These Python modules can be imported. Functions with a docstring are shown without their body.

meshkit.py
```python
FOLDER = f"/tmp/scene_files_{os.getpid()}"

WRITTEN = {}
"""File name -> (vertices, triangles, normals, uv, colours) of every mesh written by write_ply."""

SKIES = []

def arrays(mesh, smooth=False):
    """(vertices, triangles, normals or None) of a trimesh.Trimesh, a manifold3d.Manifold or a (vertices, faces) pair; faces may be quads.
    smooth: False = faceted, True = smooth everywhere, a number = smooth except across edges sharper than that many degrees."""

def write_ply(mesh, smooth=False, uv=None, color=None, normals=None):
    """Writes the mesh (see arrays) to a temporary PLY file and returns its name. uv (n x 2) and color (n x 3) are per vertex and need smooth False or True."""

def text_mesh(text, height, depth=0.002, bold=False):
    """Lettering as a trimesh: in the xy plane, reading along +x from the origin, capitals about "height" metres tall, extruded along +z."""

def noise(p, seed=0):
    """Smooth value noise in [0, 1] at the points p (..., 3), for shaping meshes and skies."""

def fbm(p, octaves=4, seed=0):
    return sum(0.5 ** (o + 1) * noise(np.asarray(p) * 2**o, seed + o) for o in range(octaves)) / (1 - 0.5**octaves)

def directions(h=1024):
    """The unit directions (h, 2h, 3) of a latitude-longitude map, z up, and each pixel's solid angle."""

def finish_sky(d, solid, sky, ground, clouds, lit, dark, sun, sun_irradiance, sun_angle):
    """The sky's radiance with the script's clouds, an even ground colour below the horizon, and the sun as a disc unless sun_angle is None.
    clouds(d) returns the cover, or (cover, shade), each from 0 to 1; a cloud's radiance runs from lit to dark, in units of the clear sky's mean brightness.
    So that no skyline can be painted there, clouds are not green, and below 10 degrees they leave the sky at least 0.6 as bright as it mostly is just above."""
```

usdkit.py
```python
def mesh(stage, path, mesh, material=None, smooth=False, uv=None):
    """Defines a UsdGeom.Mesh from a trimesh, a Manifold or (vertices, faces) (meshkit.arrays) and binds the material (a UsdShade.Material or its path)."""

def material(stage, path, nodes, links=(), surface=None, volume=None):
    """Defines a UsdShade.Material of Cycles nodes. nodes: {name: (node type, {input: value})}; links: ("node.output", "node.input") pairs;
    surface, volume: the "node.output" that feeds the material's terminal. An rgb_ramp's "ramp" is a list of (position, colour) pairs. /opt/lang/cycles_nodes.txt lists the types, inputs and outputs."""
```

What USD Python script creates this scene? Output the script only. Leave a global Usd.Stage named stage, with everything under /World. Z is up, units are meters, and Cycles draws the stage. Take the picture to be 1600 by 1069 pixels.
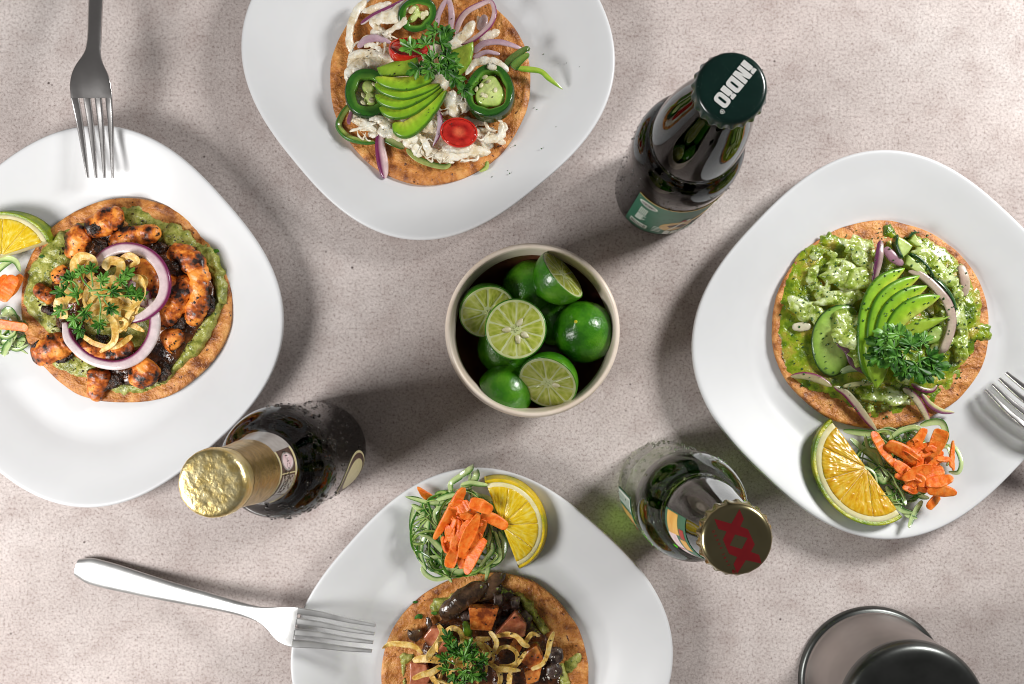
import math, random, numpy as np, trimesh, shapely
from shapely import affinity
from shapely.geometry import Polygon, Point, box as sbox
from pxr import Usd, UsdGeom, UsdLux, UsdShade, Gf, Sdf, Vt
import usdkit, meshkit
from meshkit import fbm, noise

stage = Usd.Stage.CreateInMemory()
UsdGeom.Xform.Define(stage, '/World')
UsdGeom.Scope.Define(stage, '/World/Looks')

# ---------------------------------------------------------------- camera and lamps
H, F, NX, NY = 0.664, 1560.0, 818.0, 600.0          # camera height; pixels per radian and nadir in the 1600 px photograph
cam = UsdGeom.Camera.Define(stage, '/World/camera')
cam.AddTranslateOp().Set((0, 0, H))
cam.CreateHorizontalApertureAttr(36.0); cam.CreateVerticalApertureAttr(36.0 * 684 / 1024)
cam.CreateFocalLengthAttr(36.0 * F / 1600)
cam.CreateHorizontalApertureOffsetAttr((800 - NX) / 1600 * 36.0)
cam.CreateVerticalApertureOffsetAttr((NY - 534.5) / 1600 * 36.0)
cam.CreateClippingRangeAttr((0.02, 20.0))
cam.CreateExposureAttr(0.16)

def softbox(name, pos, target, w, h, intensity, color):
    l = UsdLux.RectLight.Define(stage, '/World/' + name)
    l.CreateWidthAttr(w); l.CreateHeightAttr(h); l.CreateIntensityAttr(intensity); l.CreateColorAttr(Gf.Vec3f(*color))
    m = Gf.Matrix4d().SetLookAt(Gf.Vec3d(*pos), Gf.Vec3d(*target), Gf.Vec3d(0, 0, 1)).GetInverse()
    l.AddTransformOp().Set(m)
softbox('softbox_lower', (-0.60, -0.22, 0.47), (-0.12, -0.04, 0), 0.27, 0.27, 24.0, (1.0, 0.985, 0.97))
softbox('softbox_upper', (0.64, 0.39, 0.50), (0.15, 0.04, 0), 0.20, 0.20, 58.0, (1.0, 0.99, 0.975))
dome = UsdLux.DomeLight.Define(stage, '/World/room_light')
dome.CreateIntensityAttr(0.032); dome.CreateColorAttr(Gf.Vec3f(1.0, 0.96, 0.94))

# ---------------------------------------------------------------- helpers
def P(px, py, z=0.0):
    s = (H - z) / F
    return np.array([(px - NX) * s, -(py - NY) * s, z])

class View:
    """An enlarged crop of the photograph: its origin and its enlargement; gives points of the scene at a height in millimetres."""
    def __init__(self, x0, y0, f): self.x0, self.y0, self.f = x0, y0, f
    def __call__(self, x, y, z): return P(self.x0 + x / self.f, self.y0 + y / self.f, z / 1000)
    def path(self, pts, z=10, lift=False):
        zs = np.interp(np.linspace(0, 1, len(pts)), np.linspace(0, 1, np.size(z)), np.atleast_1d(z)) if np.ndim(z) else [z] * len(pts)
        q = np.array([self(p[0], p[1], p[2] if len(p) > 2 else zz) for p, zz in zip(pts, zs)])
        if lift:                                                       # lying on a plate: follow its surface
            up = np.array([plate_z(*p[:2]) - .0043 for p in q])
            q[:, :2] *= ((H - q[:, 2] - up) / (H - q[:, 2]))[:, None]; q[:, 2] += up
        return q
    def mm(self, d, z=10): return d / self.f * (H - z / 1000) / F        # zoomed pixels to metres
V1, V1a, V1b, V1c, V1d = View(480, 0, 2.814), View(500, 0, 7.125), View(660, 0, 5.9375), View(500, 120, 6.29), View(660, 120, 6.289)
V2, V2a, V2b, V2c, V2d = View(0, 180, 2.324), View(0, 300, 5.94), View(180, 300, 5.94), View(0, 450, 5.625), View(180, 450, 5.625)
V5, V3a, V3b, V3c, V3d = View(1180, 330, 2.055), View(1200, 340, 5.937), View(1360, 340, 5.937), View(1200, 500, 5.626), View(1360, 500, 5.626)
V4a, V4b, V4c, VG, VL = View(620, 720, 5.627), View(580, 890, 5.972), View(740, 890, 5.974), View(1250, 640, 5.344), View(670, 360, 3.448)

used = {}
def numbered(path):
    n = used.get(path, -1) + 1
    used[path] = n
    return path if n == 0 else f'{path}_{n:03d}'

def meta(p, label=None, cat=None, group=None, kind=None):
    for k, v in (('label', label), ('category', cat), ('group', group), ('kind', kind)):
        if v: p.SetCustomDataByKey(k, v)
    return p

def thing(name, label, cat, pos=(0, 0, 0), group=None):
    x = UsdGeom.Xform.Define(stage, numbered('/World/' + name))
    x.AddTranslateOp().Set(Gf.Vec3d(*map(float, pos)))
    p = meta(x.GetPrim(), label, cat, group)
    ORIGIN[str(p.GetPath())] = np.array(pos, float)
    return p
ORIGIN = {}

def obj(name, mesh, mat, parent=None, label=None, cat=None, group=None, kind=None, smooth=True, tint=None, normals=None):
    """One Mesh prim from world-space vertices. Without a parent it stands under /World with its origin at its base."""
    v, f = (np.asarray(mesh.vertices), np.asarray(mesh.faces)) if isinstance(mesh, trimesh.Trimesh) else (np.asarray(mesh[0], float), np.asarray(mesh[1], int))
    base = str(parent.GetPath()) if parent else '/World'
    path = numbered(base + '/' + name)
    if parent is None:
        o = np.array([*(v[:, :2].min(0) + v[:, :2].max(0)) / 2, v[:, 2].min()]); at = o
    else:
        o = ORIGIN[base]; at = np.zeros(3)
    if tint is None and smooth not in (True, False):
        t = trimesh.graph.smooth_shade(trimesh.Trimesh(v, f, process=False), angle=math.radians(smooth), facet_minarea=None)
        v, f = np.array(t.vertices), np.array(t.faces); smooth = True
    v2, f2, n = meshkit.arrays((v, f), smooth is True)
    if normals is not None: n = normals
    m = UsdGeom.Mesh.Define(stage, path)
    m.CreatePointsAttr(Vt.Vec3fArray.FromNumpy((v2 - o).astype(np.float32)))
    m.CreateFaceVertexCountsAttr(Vt.IntArray.FromNumpy(np.full(len(f2), 3, np.int32)))
    m.CreateFaceVertexIndicesAttr(Vt.IntArray.FromNumpy(f2.astype(np.int32).ravel()))
    m.CreateSubdivisionSchemeAttr('none')
    if n is not None:
        m.CreateNormalsAttr(Vt.Vec3fArray.FromNumpy(np.asarray(n, np.float32))); m.SetNormalsInterpolation('vertex')
    if tint is not None:
        UsdGeom.PrimvarsAPI(m).CreatePrimvar('tint', Sdf.ValueTypeNames.Color3fArray, 'vertex').Set(Vt.Vec3fArray.FromNumpy(np.asarray(tint, np.float32)))
    UsdShade.MaterialBindingAPI.Apply(m.GetPrim()).Bind(MATS[mat])
    if parent is None: m.AddTranslateOp().Set(Gf.Vec3d(*map(float, at)))
    ORIGIN[path] = o
    raise_height(v)
    return meta(m.GetPrim(), label, cat, group, kind)

def copy_thing(src, name, label, matrix, group=None):
    x = UsdGeom.Xform.Define(stage, numbered('/World/' + name))
    p = x.GetPrim()
    p.GetReferences().AddInternalReference(src.GetPath())
    p.SetInstanceable(True)
    x.ClearXformOpOrder()
    x.AddTransformOp(opSuffix='place').Set(Gf.Matrix4d(np.asarray(matrix, float).T.tolist()))
    was = src.GetCustomData()
    return meta(p, label, was['category'], group or was.get('group'))

HM = np.zeros((900, 900))
def raise_height(v):
    '''Keeps the height of what already lies on the table, in 1 mm cells, so that crumbs can be laid on top of it.'''
    ij = np.round((v[:, :2] + .45) * 1000).astype(int); ok = ((ij >= 0) & (ij < 900)).all(1) & (v[:, 2] < .06)
    np.maximum.at(HM, (ij[ok, 0], ij[ok, 1]), v[ok, 2])
def height(x, y):
    i, j = int(round((x + .45) * 1000)), int(round((y + .45) * 1000)); return HM[i - 1:i + 2, j - 1:j + 2].max() if 1 < i < 898 and 1 < j < 898 else 0

MATS = {}
def M(name, col=None, col2=None, col3=None, scale=120, lo=.38, hi=.62, rough=.5, spec=.5, bump=0, bscale=600, bdist=.0006, detail=4, coat=0, crough=.05,
      sss=0, sssr=(1, .6, .35), sssd=.004, metal=0, tint=False, trans=0, ior=1.5, space='world', stretch=None, distortion=0, rough2=None, aniso=0, speck=None):
    """Principled material: a noise ramp of two or three colours, optionally times the mesh's own tint, with a fine bump; speck = (scale, threshold, colour) adds small flecks."""
    n = {'p': ('principled_bsdf', {'roughness': rough, 'specular_ior_level': spec, 'metallic': metal, 'coat_weight': coat, 'coat_roughness': crough,
                                   'subsurface_weight': sss, 'subsurface_radius': sssr, 'subsurface_scale': sssd, 'transmission_weight': trans, 'ior': ior})}
    L = []
    if space == 'world': n['g'] = ('geometry', {}); src = 'g.position'
    else: n['g'] = ('texture_coordinate', {}); src = 'g.object'
    if stretch: n['mp'] = ('mapping', {'scale': stretch}); L.append((src, 'mp.vector')); src = 'mp.vector'
    col2 = col if col2 is None else col2
    stops = [(lo, col), (hi, col2)] if col3 is None else [(lo, col), ((lo + hi) / 2, col2), (hi, col3)]
    n['n'] = ('noise_texture', {'scale': scale, 'detail': detail, 'roughness': .6, 'distortion': distortion}); L.append((src, 'n.vector'))
    n['r'] = ('rgb_ramp', {'ramp': stops}); L.append(('n.fac', 'r.fac'))
    out = 'r.color'
    if tint:
        n['a'] = ('attribute', {'attribute': 'tint'}); n['mx'] = ('mix', {'mix_type': 'multiply', 'fac': 1.0})
        L += [('a.color', 'mx.color1'), (out, 'mx.color2')]; out = 'mx.color'
    if speck:
        n['sn'] = ('noise_texture', {'scale': speck[0], 'detail': 2.0, 'roughness': .5}); L.append((src, 'sn.vector'))
        n['sr'] = ('rgb_ramp', {'ramp': [(speck[1], (0, 0, 0)), (speck[1] + .04, (1, 1, 1))]}); L.append(('sn.fac', 'sr.fac'))
        n['sm'] = ('mix', {'color2': speck[2]}); L += [('sr.color', 'sm.fac'), (out, 'sm.color1')]; out = 'sm.color'
    L.append((out, 'p.base_color'))
    if bump:
        n['bn'] = ('noise_texture', {'scale': bscale, 'detail': 3.0, 'roughness': .6}); L.append((src, 'bn.vector'))
        n['b'] = ('bump', {'strength': bump, 'distance': bdist}); L += [('bn.fac', 'b.height'), ('b.normal', 'p.normal')]
    if rough2 is not None:
        n['rn'] = ('noise_texture', {'scale': scale * 1.7, 'detail': 3.0}); L.append((src, 'rn.vector'))
        n['rr'] = ('map_range', {'from_min': .35, 'from_max': .65, 'to_min': rough, 'to_max': rough2, 'clamp': True}); L += [('rn.fac', 'rr.value'), ('rr.result', 'p.roughness')]
    MATS[name] = usdkit.material(stage, '/World/Looks/' + name, n, L, surface='p.BSDF')
    return MATS[name]

def spline(pts, n):
    """Catmull-Rom through the points, n samples evenly spaced in parameter; works for any columns."""
    p = np.asarray(pts, float)
    if p.ndim == 1: p = p[:, None]
    if len(p) == 1: p = np.vstack([p, p])
    q = np.vstack([2 * p[0] - p[1], p, 2 * p[-1] - p[-2]])
    u = np.linspace(0, len(p) - 1, n); i = np.minimum(u.astype(int), len(p) - 2); t = (u - i)[:, None]
    a, b, c, d = q[i], q[i + 1], q[i + 2], q[i + 3]
    return .5 * (2 * b + (c - a) * t + (2 * a - 5 * b + 4 * c - d) * t ** 2 + (3 * b - a - 3 * c + d) * t ** 3)

def frames(c, roll=0):
    t = np.gradient(c, axis=0); t /= np.linalg.norm(t, axis=1, keepdims=True) + 1e-12
    s = np.cross(t, [0, 0, 1.0]); ln = np.linalg.norm(s, axis=1, keepdims=True)
    s = np.where(ln > .05, s / np.maximum(ln, 1e-9), [1.0, 0, 0]); u = np.cross(s, t); u /= np.linalg.norm(u, axis=1, keepdims=True)
    r = np.radians(np.broadcast_to(roll, len(c)))[:, None]
    return t, s * np.cos(r) + u * np.sin(r), u * np.cos(r) - s * np.sin(r)

def grid_faces(n, m, wrap=True):
    i, j = np.meshgrid(np.arange(n - 1), np.arange(m if wrap else m - 1), indexing='ij'); j2 = (j + 1) % m
    a, b, c, d = i * m + j, i * m + j2, (i + 1) * m + j2, (i + 1) * m + j
    return np.concatenate([np.stack([a, b, c], -1).reshape(-1, 3), np.stack([a, c, d], -1).reshape(-1, 3)])

def caps(v, f, n, m):
    a, b = len(v), len(v) + 1
    v = np.vstack([v, v[:m].mean(0), v[(n - 1) * m:n * m].mean(0)])
    j = np.arange(m); j2 = (j + 1) % m
    return v, np.vstack([f, np.stack([np.full(m, a), j2, j], 1), np.stack([np.full(m, b), (n - 1) * m + j, (n - 1) * m + j2], 1)])

def ribbon(pts, w, th, roll=0, n=40, m=12, power=.6, taper=(.25, .25), tapern=.12, curl=0, rough=0, seed=0):
    """A strip along a path: w and th may vary along it; returns the mesh and, per vertex, its place along (0..1), across (-1..1) and through (-1..1)."""
    c = spline(pts, n); w = spline(np.atleast_1d(w), n)[:, 0]; th = spline(np.atleast_1d(th), n)[:, 0]; roll = spline(np.atleast_1d(roll), n)[:, 0]
    s = np.linspace(0, 1, n)
    e = np.minimum(taper[0] + (1 - taper[0]) * np.clip(s / tapern, 0, 1) ** .5, taper[1] + (1 - taper[1]) * np.clip((1 - s) / tapern, 0, 1) ** .5)
    t, S, U = frames(c, roll)
    a = np.linspace(0, 2 * np.pi, m, endpoint=False)
    X, Y = np.sign(np.cos(a)) * abs(np.cos(a)) ** power, np.sign(np.sin(a)) * abs(np.sin(a)) ** power
    yy = Y * (th * (.4 + .6 * e))[:, None] / 2 + curl * (w * e)[:, None] * X ** 2
    v = c[:, None] + S[:, None] * (X * (w * e)[:, None] / 2)[..., None] + U[:, None] * yy[..., None]
    v = v.reshape(-1, 3)
    if rough: v = v + ((fbm(v * 420 + seed * 7.1, 3, seed) - .5) * rough)[:, None] * np.repeat(U, m, 0)
    v, f = caps(v, grid_faces(n, m), n, m)
    return (v, f[:, ::-1]), np.r_[np.repeat(s, m), 0, 1], np.r_[np.tile(X, n), 0, 0], np.r_[np.tile(Y, n), 0, 0]

def blob(pts, rad, n=40, m=20, flat=1.0, rough=0, freq=300, seed=0, rnd=.12, roll=0, rings=0, crease=0):
    """A fleshy tube with round ends."""
    c = spline(pts, n); r = spline(np.atleast_1d(rad), n)[:, 0]
    s = np.linspace(0, 1, n)
    e = np.sqrt(np.clip(1 - (1 - np.clip(np.minimum(s, 1 - s) / rnd, 0, 1)) ** 2, .0025, 1))
    if rings: r = r * (1.02 - .065 * np.abs(np.cos(s * rings * np.pi)) ** 10)
    t, S, U = frames(c, roll)
    a = np.linspace(0, 2 * np.pi, m, endpoint=False)
    d = S[:, None] * np.cos(a)[None, :, None] + U[:, None] * (flat * np.sin(a))[None, :, None]
    v = (c[:, None] + d * (r * e)[:, None, None]).reshape(-1, 3)
    if rough: v = v + d.reshape(-1, 3) * ((fbm(v * freq + seed * 3.7, 4, seed) - .5) * 2 * rough)[:, None]
    if crease: v = v - d.reshape(-1, 3) * (np.clip(1 - np.abs(fbm(v * freq * .55 + seed * 5.3, 3, seed + 31) - .5) * 7, 0, 1) * crease)[:, None]
    v, f = caps(v, grid_faces(n, m), n, m)
    return (v, f[:, ::-1])

def lathe(prof, n=64, center=(0, 0), closed=False):
    p = np.asarray(prof, float); a = np.linspace(0, 2 * np.pi, n, endpoint=False)
    v = np.stack([center[0] + p[:, :1] * np.cos(a), center[1] + p[:, :1] * np.sin(a), np.broadcast_to(p[:, 1:2], (len(p), n))], -1).reshape(-1, 3)
    f = grid_faces(len(p), n)
    if closed:
        k = len(p); j = np.arange(n); j2 = (j + 1) % n
        f = np.vstack([f, np.stack([(k - 1) * n + j, (k - 1) * n + j2, j2], 1), np.stack([(k - 1) * n + j, j2, j], 1)])
    return v, f

def pad(outline, zc, th, power=4.0, rings=8, n=96, rough=0, seed=0, smooth_outline=True, tilt=None, bottom=1.0):
    """A thick star-shaped slice from its outline (points of the scene, z ignored): flat middle, rounded rim; returns the mesh and each vertex's place from the middle (0) to the rim (1)."""
    o = np.asarray(outline, float)[:, :2]
    q = np.vstack([o, o[:1]])
    if smooth_outline:
        q = np.vstack([o[-1:], o, o[:2]]); q = spline(q, (len(o) + 2) * 12 + 1)[12:-12]
    ln = np.r_[0, np.cumsum(np.linalg.norm(np.diff(q[:, :2], axis=0), axis=1))]
    u = np.linspace(0, ln[-1], n, endpoint=False)
    q = np.stack([np.interp(u, ln, q[:, k]) for k in (0, 1)], 1)
    poly = Polygon(q); c = np.array(poly.centroid.coords[0])
    if poly.exterior.is_ccw is False: q = q[::-1]
    ts = np.r_[np.linspace(0.02, .8, rings), .88, .94, .98, 1.0]
    top = th / 2 * (1 - ts ** power) ** .5
    rows = [(t, z) for t, z in zip(ts, top)] + [(t, -z * bottom) for t, z in zip(ts[::-1], top[::-1])][1:]
    v = np.concatenate([np.c_[c + (q - c) * t, np.full(n, z)] for t, z in rows])
    T = np.concatenate([np.full(n, t) for t, z in rows]); T = np.r_[T, 0, 0]
    if rough: v[:, 2] += (fbm(np.c_[v[:, :2] * 350, np.full(len(v), seed * 1.3)], 3, seed) - .5) * rough
    f = grid_faces(len(rows), n)
    v, f = caps(v, f, len(rows), n)
    v[:, 2] += zc
    if tilt is not None:                                   # slopes dz/dx, dz/dy about the middle
        v[:, 2] += (v[:, 0] - c[0]) * tilt[0] + (v[:, 1] - c[1]) * tilt[1]
    return (v, f), T

def xform(mesh, R, pos):
    v, f = (np.asarray(mesh.vertices), np.asarray(mesh.faces)) if isinstance(mesh, trimesh.Trimesh) else mesh
    return np.asarray(v) @ np.asarray(R).T + np.asarray(pos), f

def join(*ms):
    vs, fs, k = [], [], 0
    for v, f in ms:
        vs.append(v); fs.append(np.asarray(f) + k); k += len(v)
    return np.vstack(vs), np.vstack(fs)

def basis(normal, hint=(0, 1, 0)):
    z = np.asarray(normal, float); z = z / np.linalg.norm(z)
    x = np.cross(hint, z)
    if np.linalg.norm(x) < .1: x = np.cross((1, 0, 0), z)
    x /= np.linalg.norm(x)
    return np.stack([x, np.cross(z, x), z], 1)

def flat_mesh(poly, z0, z1):
    """A polygon (shapely) as a thin solid."""
    return trimesh.util.concatenate([trimesh.creation.extrude_polygon(g, z1 - z0, engine='earcut') for g in getattr(poly, 'geoms', [poly])]).apply_translation([0, 0, z0])

def lerp(a, b, t):
    t = np.clip(np.asarray(t, float), 0, 1)[..., None]
    return np.asarray(a) * (1 - t) + np.asarray(b) * t
# ---------------------------------------------------------------- table
def table_material():
    n = {'g': ('geometry', {}),
         'big': ('noise_texture', {'scale': 7.0, 'detail': 5.0, 'roughness': .62}),
         'mid': ('noise_texture', {'scale': 42.0, 'detail': 6.0, 'roughness': .65}),
         'fine': ('noise_texture', {'scale': 560.0, 'detail': 6.0, 'roughness': .8}),
         'rb': ('rgb_ramp', {'ramp': [(.28, (.455, .392, .370)), (.50, (.518, .458, .435)), (.72, (.590, .538, .516))]}),
         'rm': ('rgb_ramp', {'ramp': [(.30, (.84, .80, .79)), (.5, (1, 1, 1)), (.70, (1.10, 1.10, 1.10))]}),
         'rf': ('rgb_ramp', {'ramp': [(.33, (.34, .28, .27)), (.43, (.80, .77, .76)), (.51, (1, 1, 1)), (.64, (1.14, 1.14, 1.14))]}),
         'm1': ('mix', {'mix_type': 'multiply', 'fac': 1.0}), 'm2': ('mix', {'mix_type': 'multiply', 'fac': 1.0}),
         'v': ('voronoi_texture', {'scale': 95.0, 'randomness': 1.0}), 'vm': ('noise_texture', {'scale': 21.0, 'detail': 2.0}),
         'vr': ('rgb_ramp', {'ramp': [(.05, (1, 1, 1)), (.10, (0, 0, 0))]}), 'vmr': ('rgb_ramp', {'ramp': [(.56, (0, 0, 0)), (.64, (1, 1, 1))]}),
         'vx': ('mix', {'mix_type': 'multiply', 'fac': 1.0}), 'm3': ('mix', {'color2': (.10, .075, .07)}),
         'bn': ('noise_texture', {'scale': 480.0, 'detail': 7.0, 'roughness': .8}),
         'b': ('bump', {'strength': .5, 'distance': .0007}),
         'p': ('principled_bsdf', {'roughness': .82, 'specular_ior_level': .25})}
    L = [('g.position', k + '.vector') for k in ('big', 'mid', 'fine', 'v', 'vm', 'bn')] + [
        ('big.fac', 'rb.fac'), ('mid.fac', 'rm.fac'), ('fine.fac', 'rf.fac'), ('rb.color', 'm1.color1'), ('rm.color', 'm1.color2'), ('m1.color', 'm2.color1'), ('rf.color', 'm2.color2'),
        ('v.distance', 'vr.fac'), ('vm.fac', 'vmr.fac'), ('vr.color', 'vx.color1'), ('vmr.color', 'vx.color2'), ('vx.color', 'm3.fac'), ('m2.color', 'm3.color1'), ('m3.color', 'p.base_color'),
        ('bn.fac', 'b.height'), ('b.normal', 'p.normal')]
    MATS['plaster'] = usdkit.material(stage, '/World/Looks/plaster', n, L, surface='p.BSDF')
table_material()
obj('table', (np.array([[-.95, -.8, 0], [.95, -.8, 0], [.95, .8, 0], [-.95, .8, 0], [-.95, -.8, -.03], [.95, -.8, -.03], [.95, .8, -.03], [-.95, .8, -.03]]),
              np.array([[0, 1, 2], [0, 2, 3], [4, 6, 5], [4, 7, 6], [0, 4, 5], [0, 5, 1], [1, 5, 6], [1, 6, 2], [2, 6, 7], [2, 7, 3], [3, 7, 4], [3, 4, 0]])), 'plaster', smooth=False, kind='structure')

# ---------------------------------------------------------------- plates
M('porcelain', (.61, .618, .627), (.63, .638, .647), scale=20, rough=.36, spec=.4, bump=.015, bscale=60, coat=.05, crough=.2)
RIM = 0.022
PLATES = []
def plate_z(x, y):
    for c, R, deg, t, z in PLATES:
        dx, dy = x - c[0], y - c[1]; a = math.atan2(dy, dx) + math.radians(deg); r = math.hypot(dx, dy)
        if r < R * 1.25:
            e = 2.55; q = r * (abs(math.cos(a)) ** e + abs(math.sin(a)) ** e) ** (1 / e) / R
            if q < 1: return float(np.interp(q, t, z))
    return .0043
def plate(px, py, deg, label, R=275.5):
    R = R * (H - RIM) / F
    c = P(px, py, RIM)
    prof = [(0, .0042), (.30, .0042), (.55, .0043), (.635, .0047), (.68, .0058), (.715, .0076), (.75, .0096), (.785, .0115), (.825, .0136), (.87, .0160), (.93, .0193), (.97, .0213), (.987, .0219), (.996, .0216), (1.0, .0206), (.996, .0194),
            (.975, .0182), (.93, .0160), (.87, .0128), (.82, .0100), (.78, .0072), (.74, .0042), (.71, .0018), (.685, .0006), (.665, .0004), (.65, .0010), (.61, .0016), (.25, .0016), (0, .0016)]
    t = np.array([a for a, _ in prof]); z = np.array([b for _, b in prof])
    PLATES.append((c, R, deg, t[:13], z[:13]))
    k = spline(np.c_[t, z], 90); t, z = k[:, 0], k[:, 1]
    n = 160; a = np.linspace(0, 2 * np.pi, n, endpoint=False)
    # the well is rounder than the rim
    v = []
    for tt, zz in zip(t, z):
        e = np.interp(tt, [0, .5, 1], [2.15, 2.3, 2.636])
        rr = R * max(tt, 1e-4) / (abs(np.cos(a)) ** e + abs(np.sin(a)) ** e) ** (1 / e)
        th = a + math.radians(-deg)
        v.append(np.c_[c[0] + rr * np.cos(th), c[1] + rr * np.sin(th), np.full(n, zz)])
    f = grid_faces(len(t), n)
    obj('dinner_plate', (np.concatenate(v), f), 'porcelain', label=label, cat='plate', group='white plates on the table')
plate(668.6, 82.5, 50.5, 'white rounded square plate under the pale shredded topping and red tomato halves', 269.5)
plate(143.6, 494.3, 48.6, 'white rounded square plate holding the charred shrimp tostada, cut by the left edge')
plate(752.7, 1030.2, 41.5, 'white rounded square plate holding the fried onion and meat cube tostada')
plate(1386.0, 538.6, 43.6, 'white rounded square plate holding the green salsa tostada', 280.5)

# ---------------------------------------------------------------- bowl
M('cream_glaze', (.76, .63, .51), (.82, .71, .60), scale=60, rough=.28, bump=.05, bscale=90)
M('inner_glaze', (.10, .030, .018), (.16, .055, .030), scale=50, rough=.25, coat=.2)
bc = P(832, 516, .056)[:2] 
br = 137.5 * (H - .056) / F
bowl = thing('bowl', 'cream glazed round bowl holding whole and cut limes', 'bowl', (*bc, 0))
outer = spline([(0, .0030), (.022, .0030), (.030, .0015), (.034, .0008), (.040, .004), (.047, .016), (.0505, .032), (br - .0012, .047), (br - .0002, .0535), (br - .0009, .0556), (br - .0020, .0562), (br - .0032, .0557), (br - .0039, .0537)], 60)
obj('body', lathe(outer, 96, bc), 'cream_glaze', bowl)
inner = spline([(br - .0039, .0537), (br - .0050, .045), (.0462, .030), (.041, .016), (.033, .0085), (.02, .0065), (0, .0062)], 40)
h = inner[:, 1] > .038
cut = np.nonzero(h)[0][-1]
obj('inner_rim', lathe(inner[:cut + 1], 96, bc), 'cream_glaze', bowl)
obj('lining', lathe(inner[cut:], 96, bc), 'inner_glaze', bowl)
# ---------------------------------------------------------------- bottles
def glassmat(name, color, rough=.0, ior=1.5, absorb=None, density=0):
    n = {'p': ('principled_bsdf', {'base_color': color, 'roughness': rough, 'ior': ior, 'transmission_weight': 1.0, 'specular_ior_level': .5})}
    if absorb is not None: n['v'] = ('absorption_volume', {'color': absorb, 'density': density})
    MATS[name] = usdkit.material(stage, '/World/Looks/' + name, n, [], surface='p.BSDF', volume='v.volume' if absorb is not None else None)
glassmat('amber_glass', (1, 1, 1), rough=.02, ior=1.24, absorb=(.30, .14, .06), density=420)
glassmat('black_glass', (1, 1, 1), rough=.03, ior=1.22, absorb=(.20, .12, .08), density=900)
glassmat('green_glass', (1, 1, 1), ior=1.42, absorb=(.58, .74, .02), density=60)
glassmat('water', (1, 1, 1), ior=1.33)
M('green_enamel', (.0012, .0125, .0095), (.0018, .016, .012), scale=40, rough=.24, spec=.35, coat=.15, crough=.1, speck=(2600, .71, (.25, .32, .28)))
M('pale_print', (.56, .56, .54), rough=.45)
M('gold_enamel', (.30, .26, .14), (.34, .29, .16), scale=60, rough=.24, metal=1.0, bump=.02, bscale=900)
M('steel_edge', (.42, .43, .40), rough=.3, metal=1.0)
M('red_print', (.115, .002, .004), (.13, .003, .005), scale=200, rough=.35)
M('gold_foil', (.84, .64, .24), (.95, .82, .46), scale=220, rough=.36, metal=1.0, bump=.4, bscale=620, bdist=.0006)
M('gold_foil_neck', (.40, .27, .09), (.58, .41, .16), scale=90, rough=.36, metal=1.0, bump=.6, bscale=330, bdist=.0008, distortion=1.5)
M('label_green', (.018, .115, .065), (.024, .135, .08), scale=90, rough=.42)
M('label_gold', (.50, .29, .06), (.58, .36, .10), scale=150, rough=.35)
M('label_brown', (.055, .025, .02), (.09, .05, .035), scale=400, rough=.45)
M('label_cream', (.52, .46, .24), (.58, .52, .30), scale=300, rough=.4)
M('label_grey', (.40, .37, .35), (.47, .45, .43), scale=200, rough=.3, metal=.35)
M('label_dark', (.02, .018, .016), rough=.5)
M('label_orange', (.62, .30, .05), (.72, .42, .10), scale=120, rough=.4)
M('label_pink', (.62, .42, .44), (.74, .62, .62), scale=160, rough=.4)
M('label_white', (.62, .66, .60), rough=.4)
M('label_red', (.35, .02, .015), rough=.4)

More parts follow.
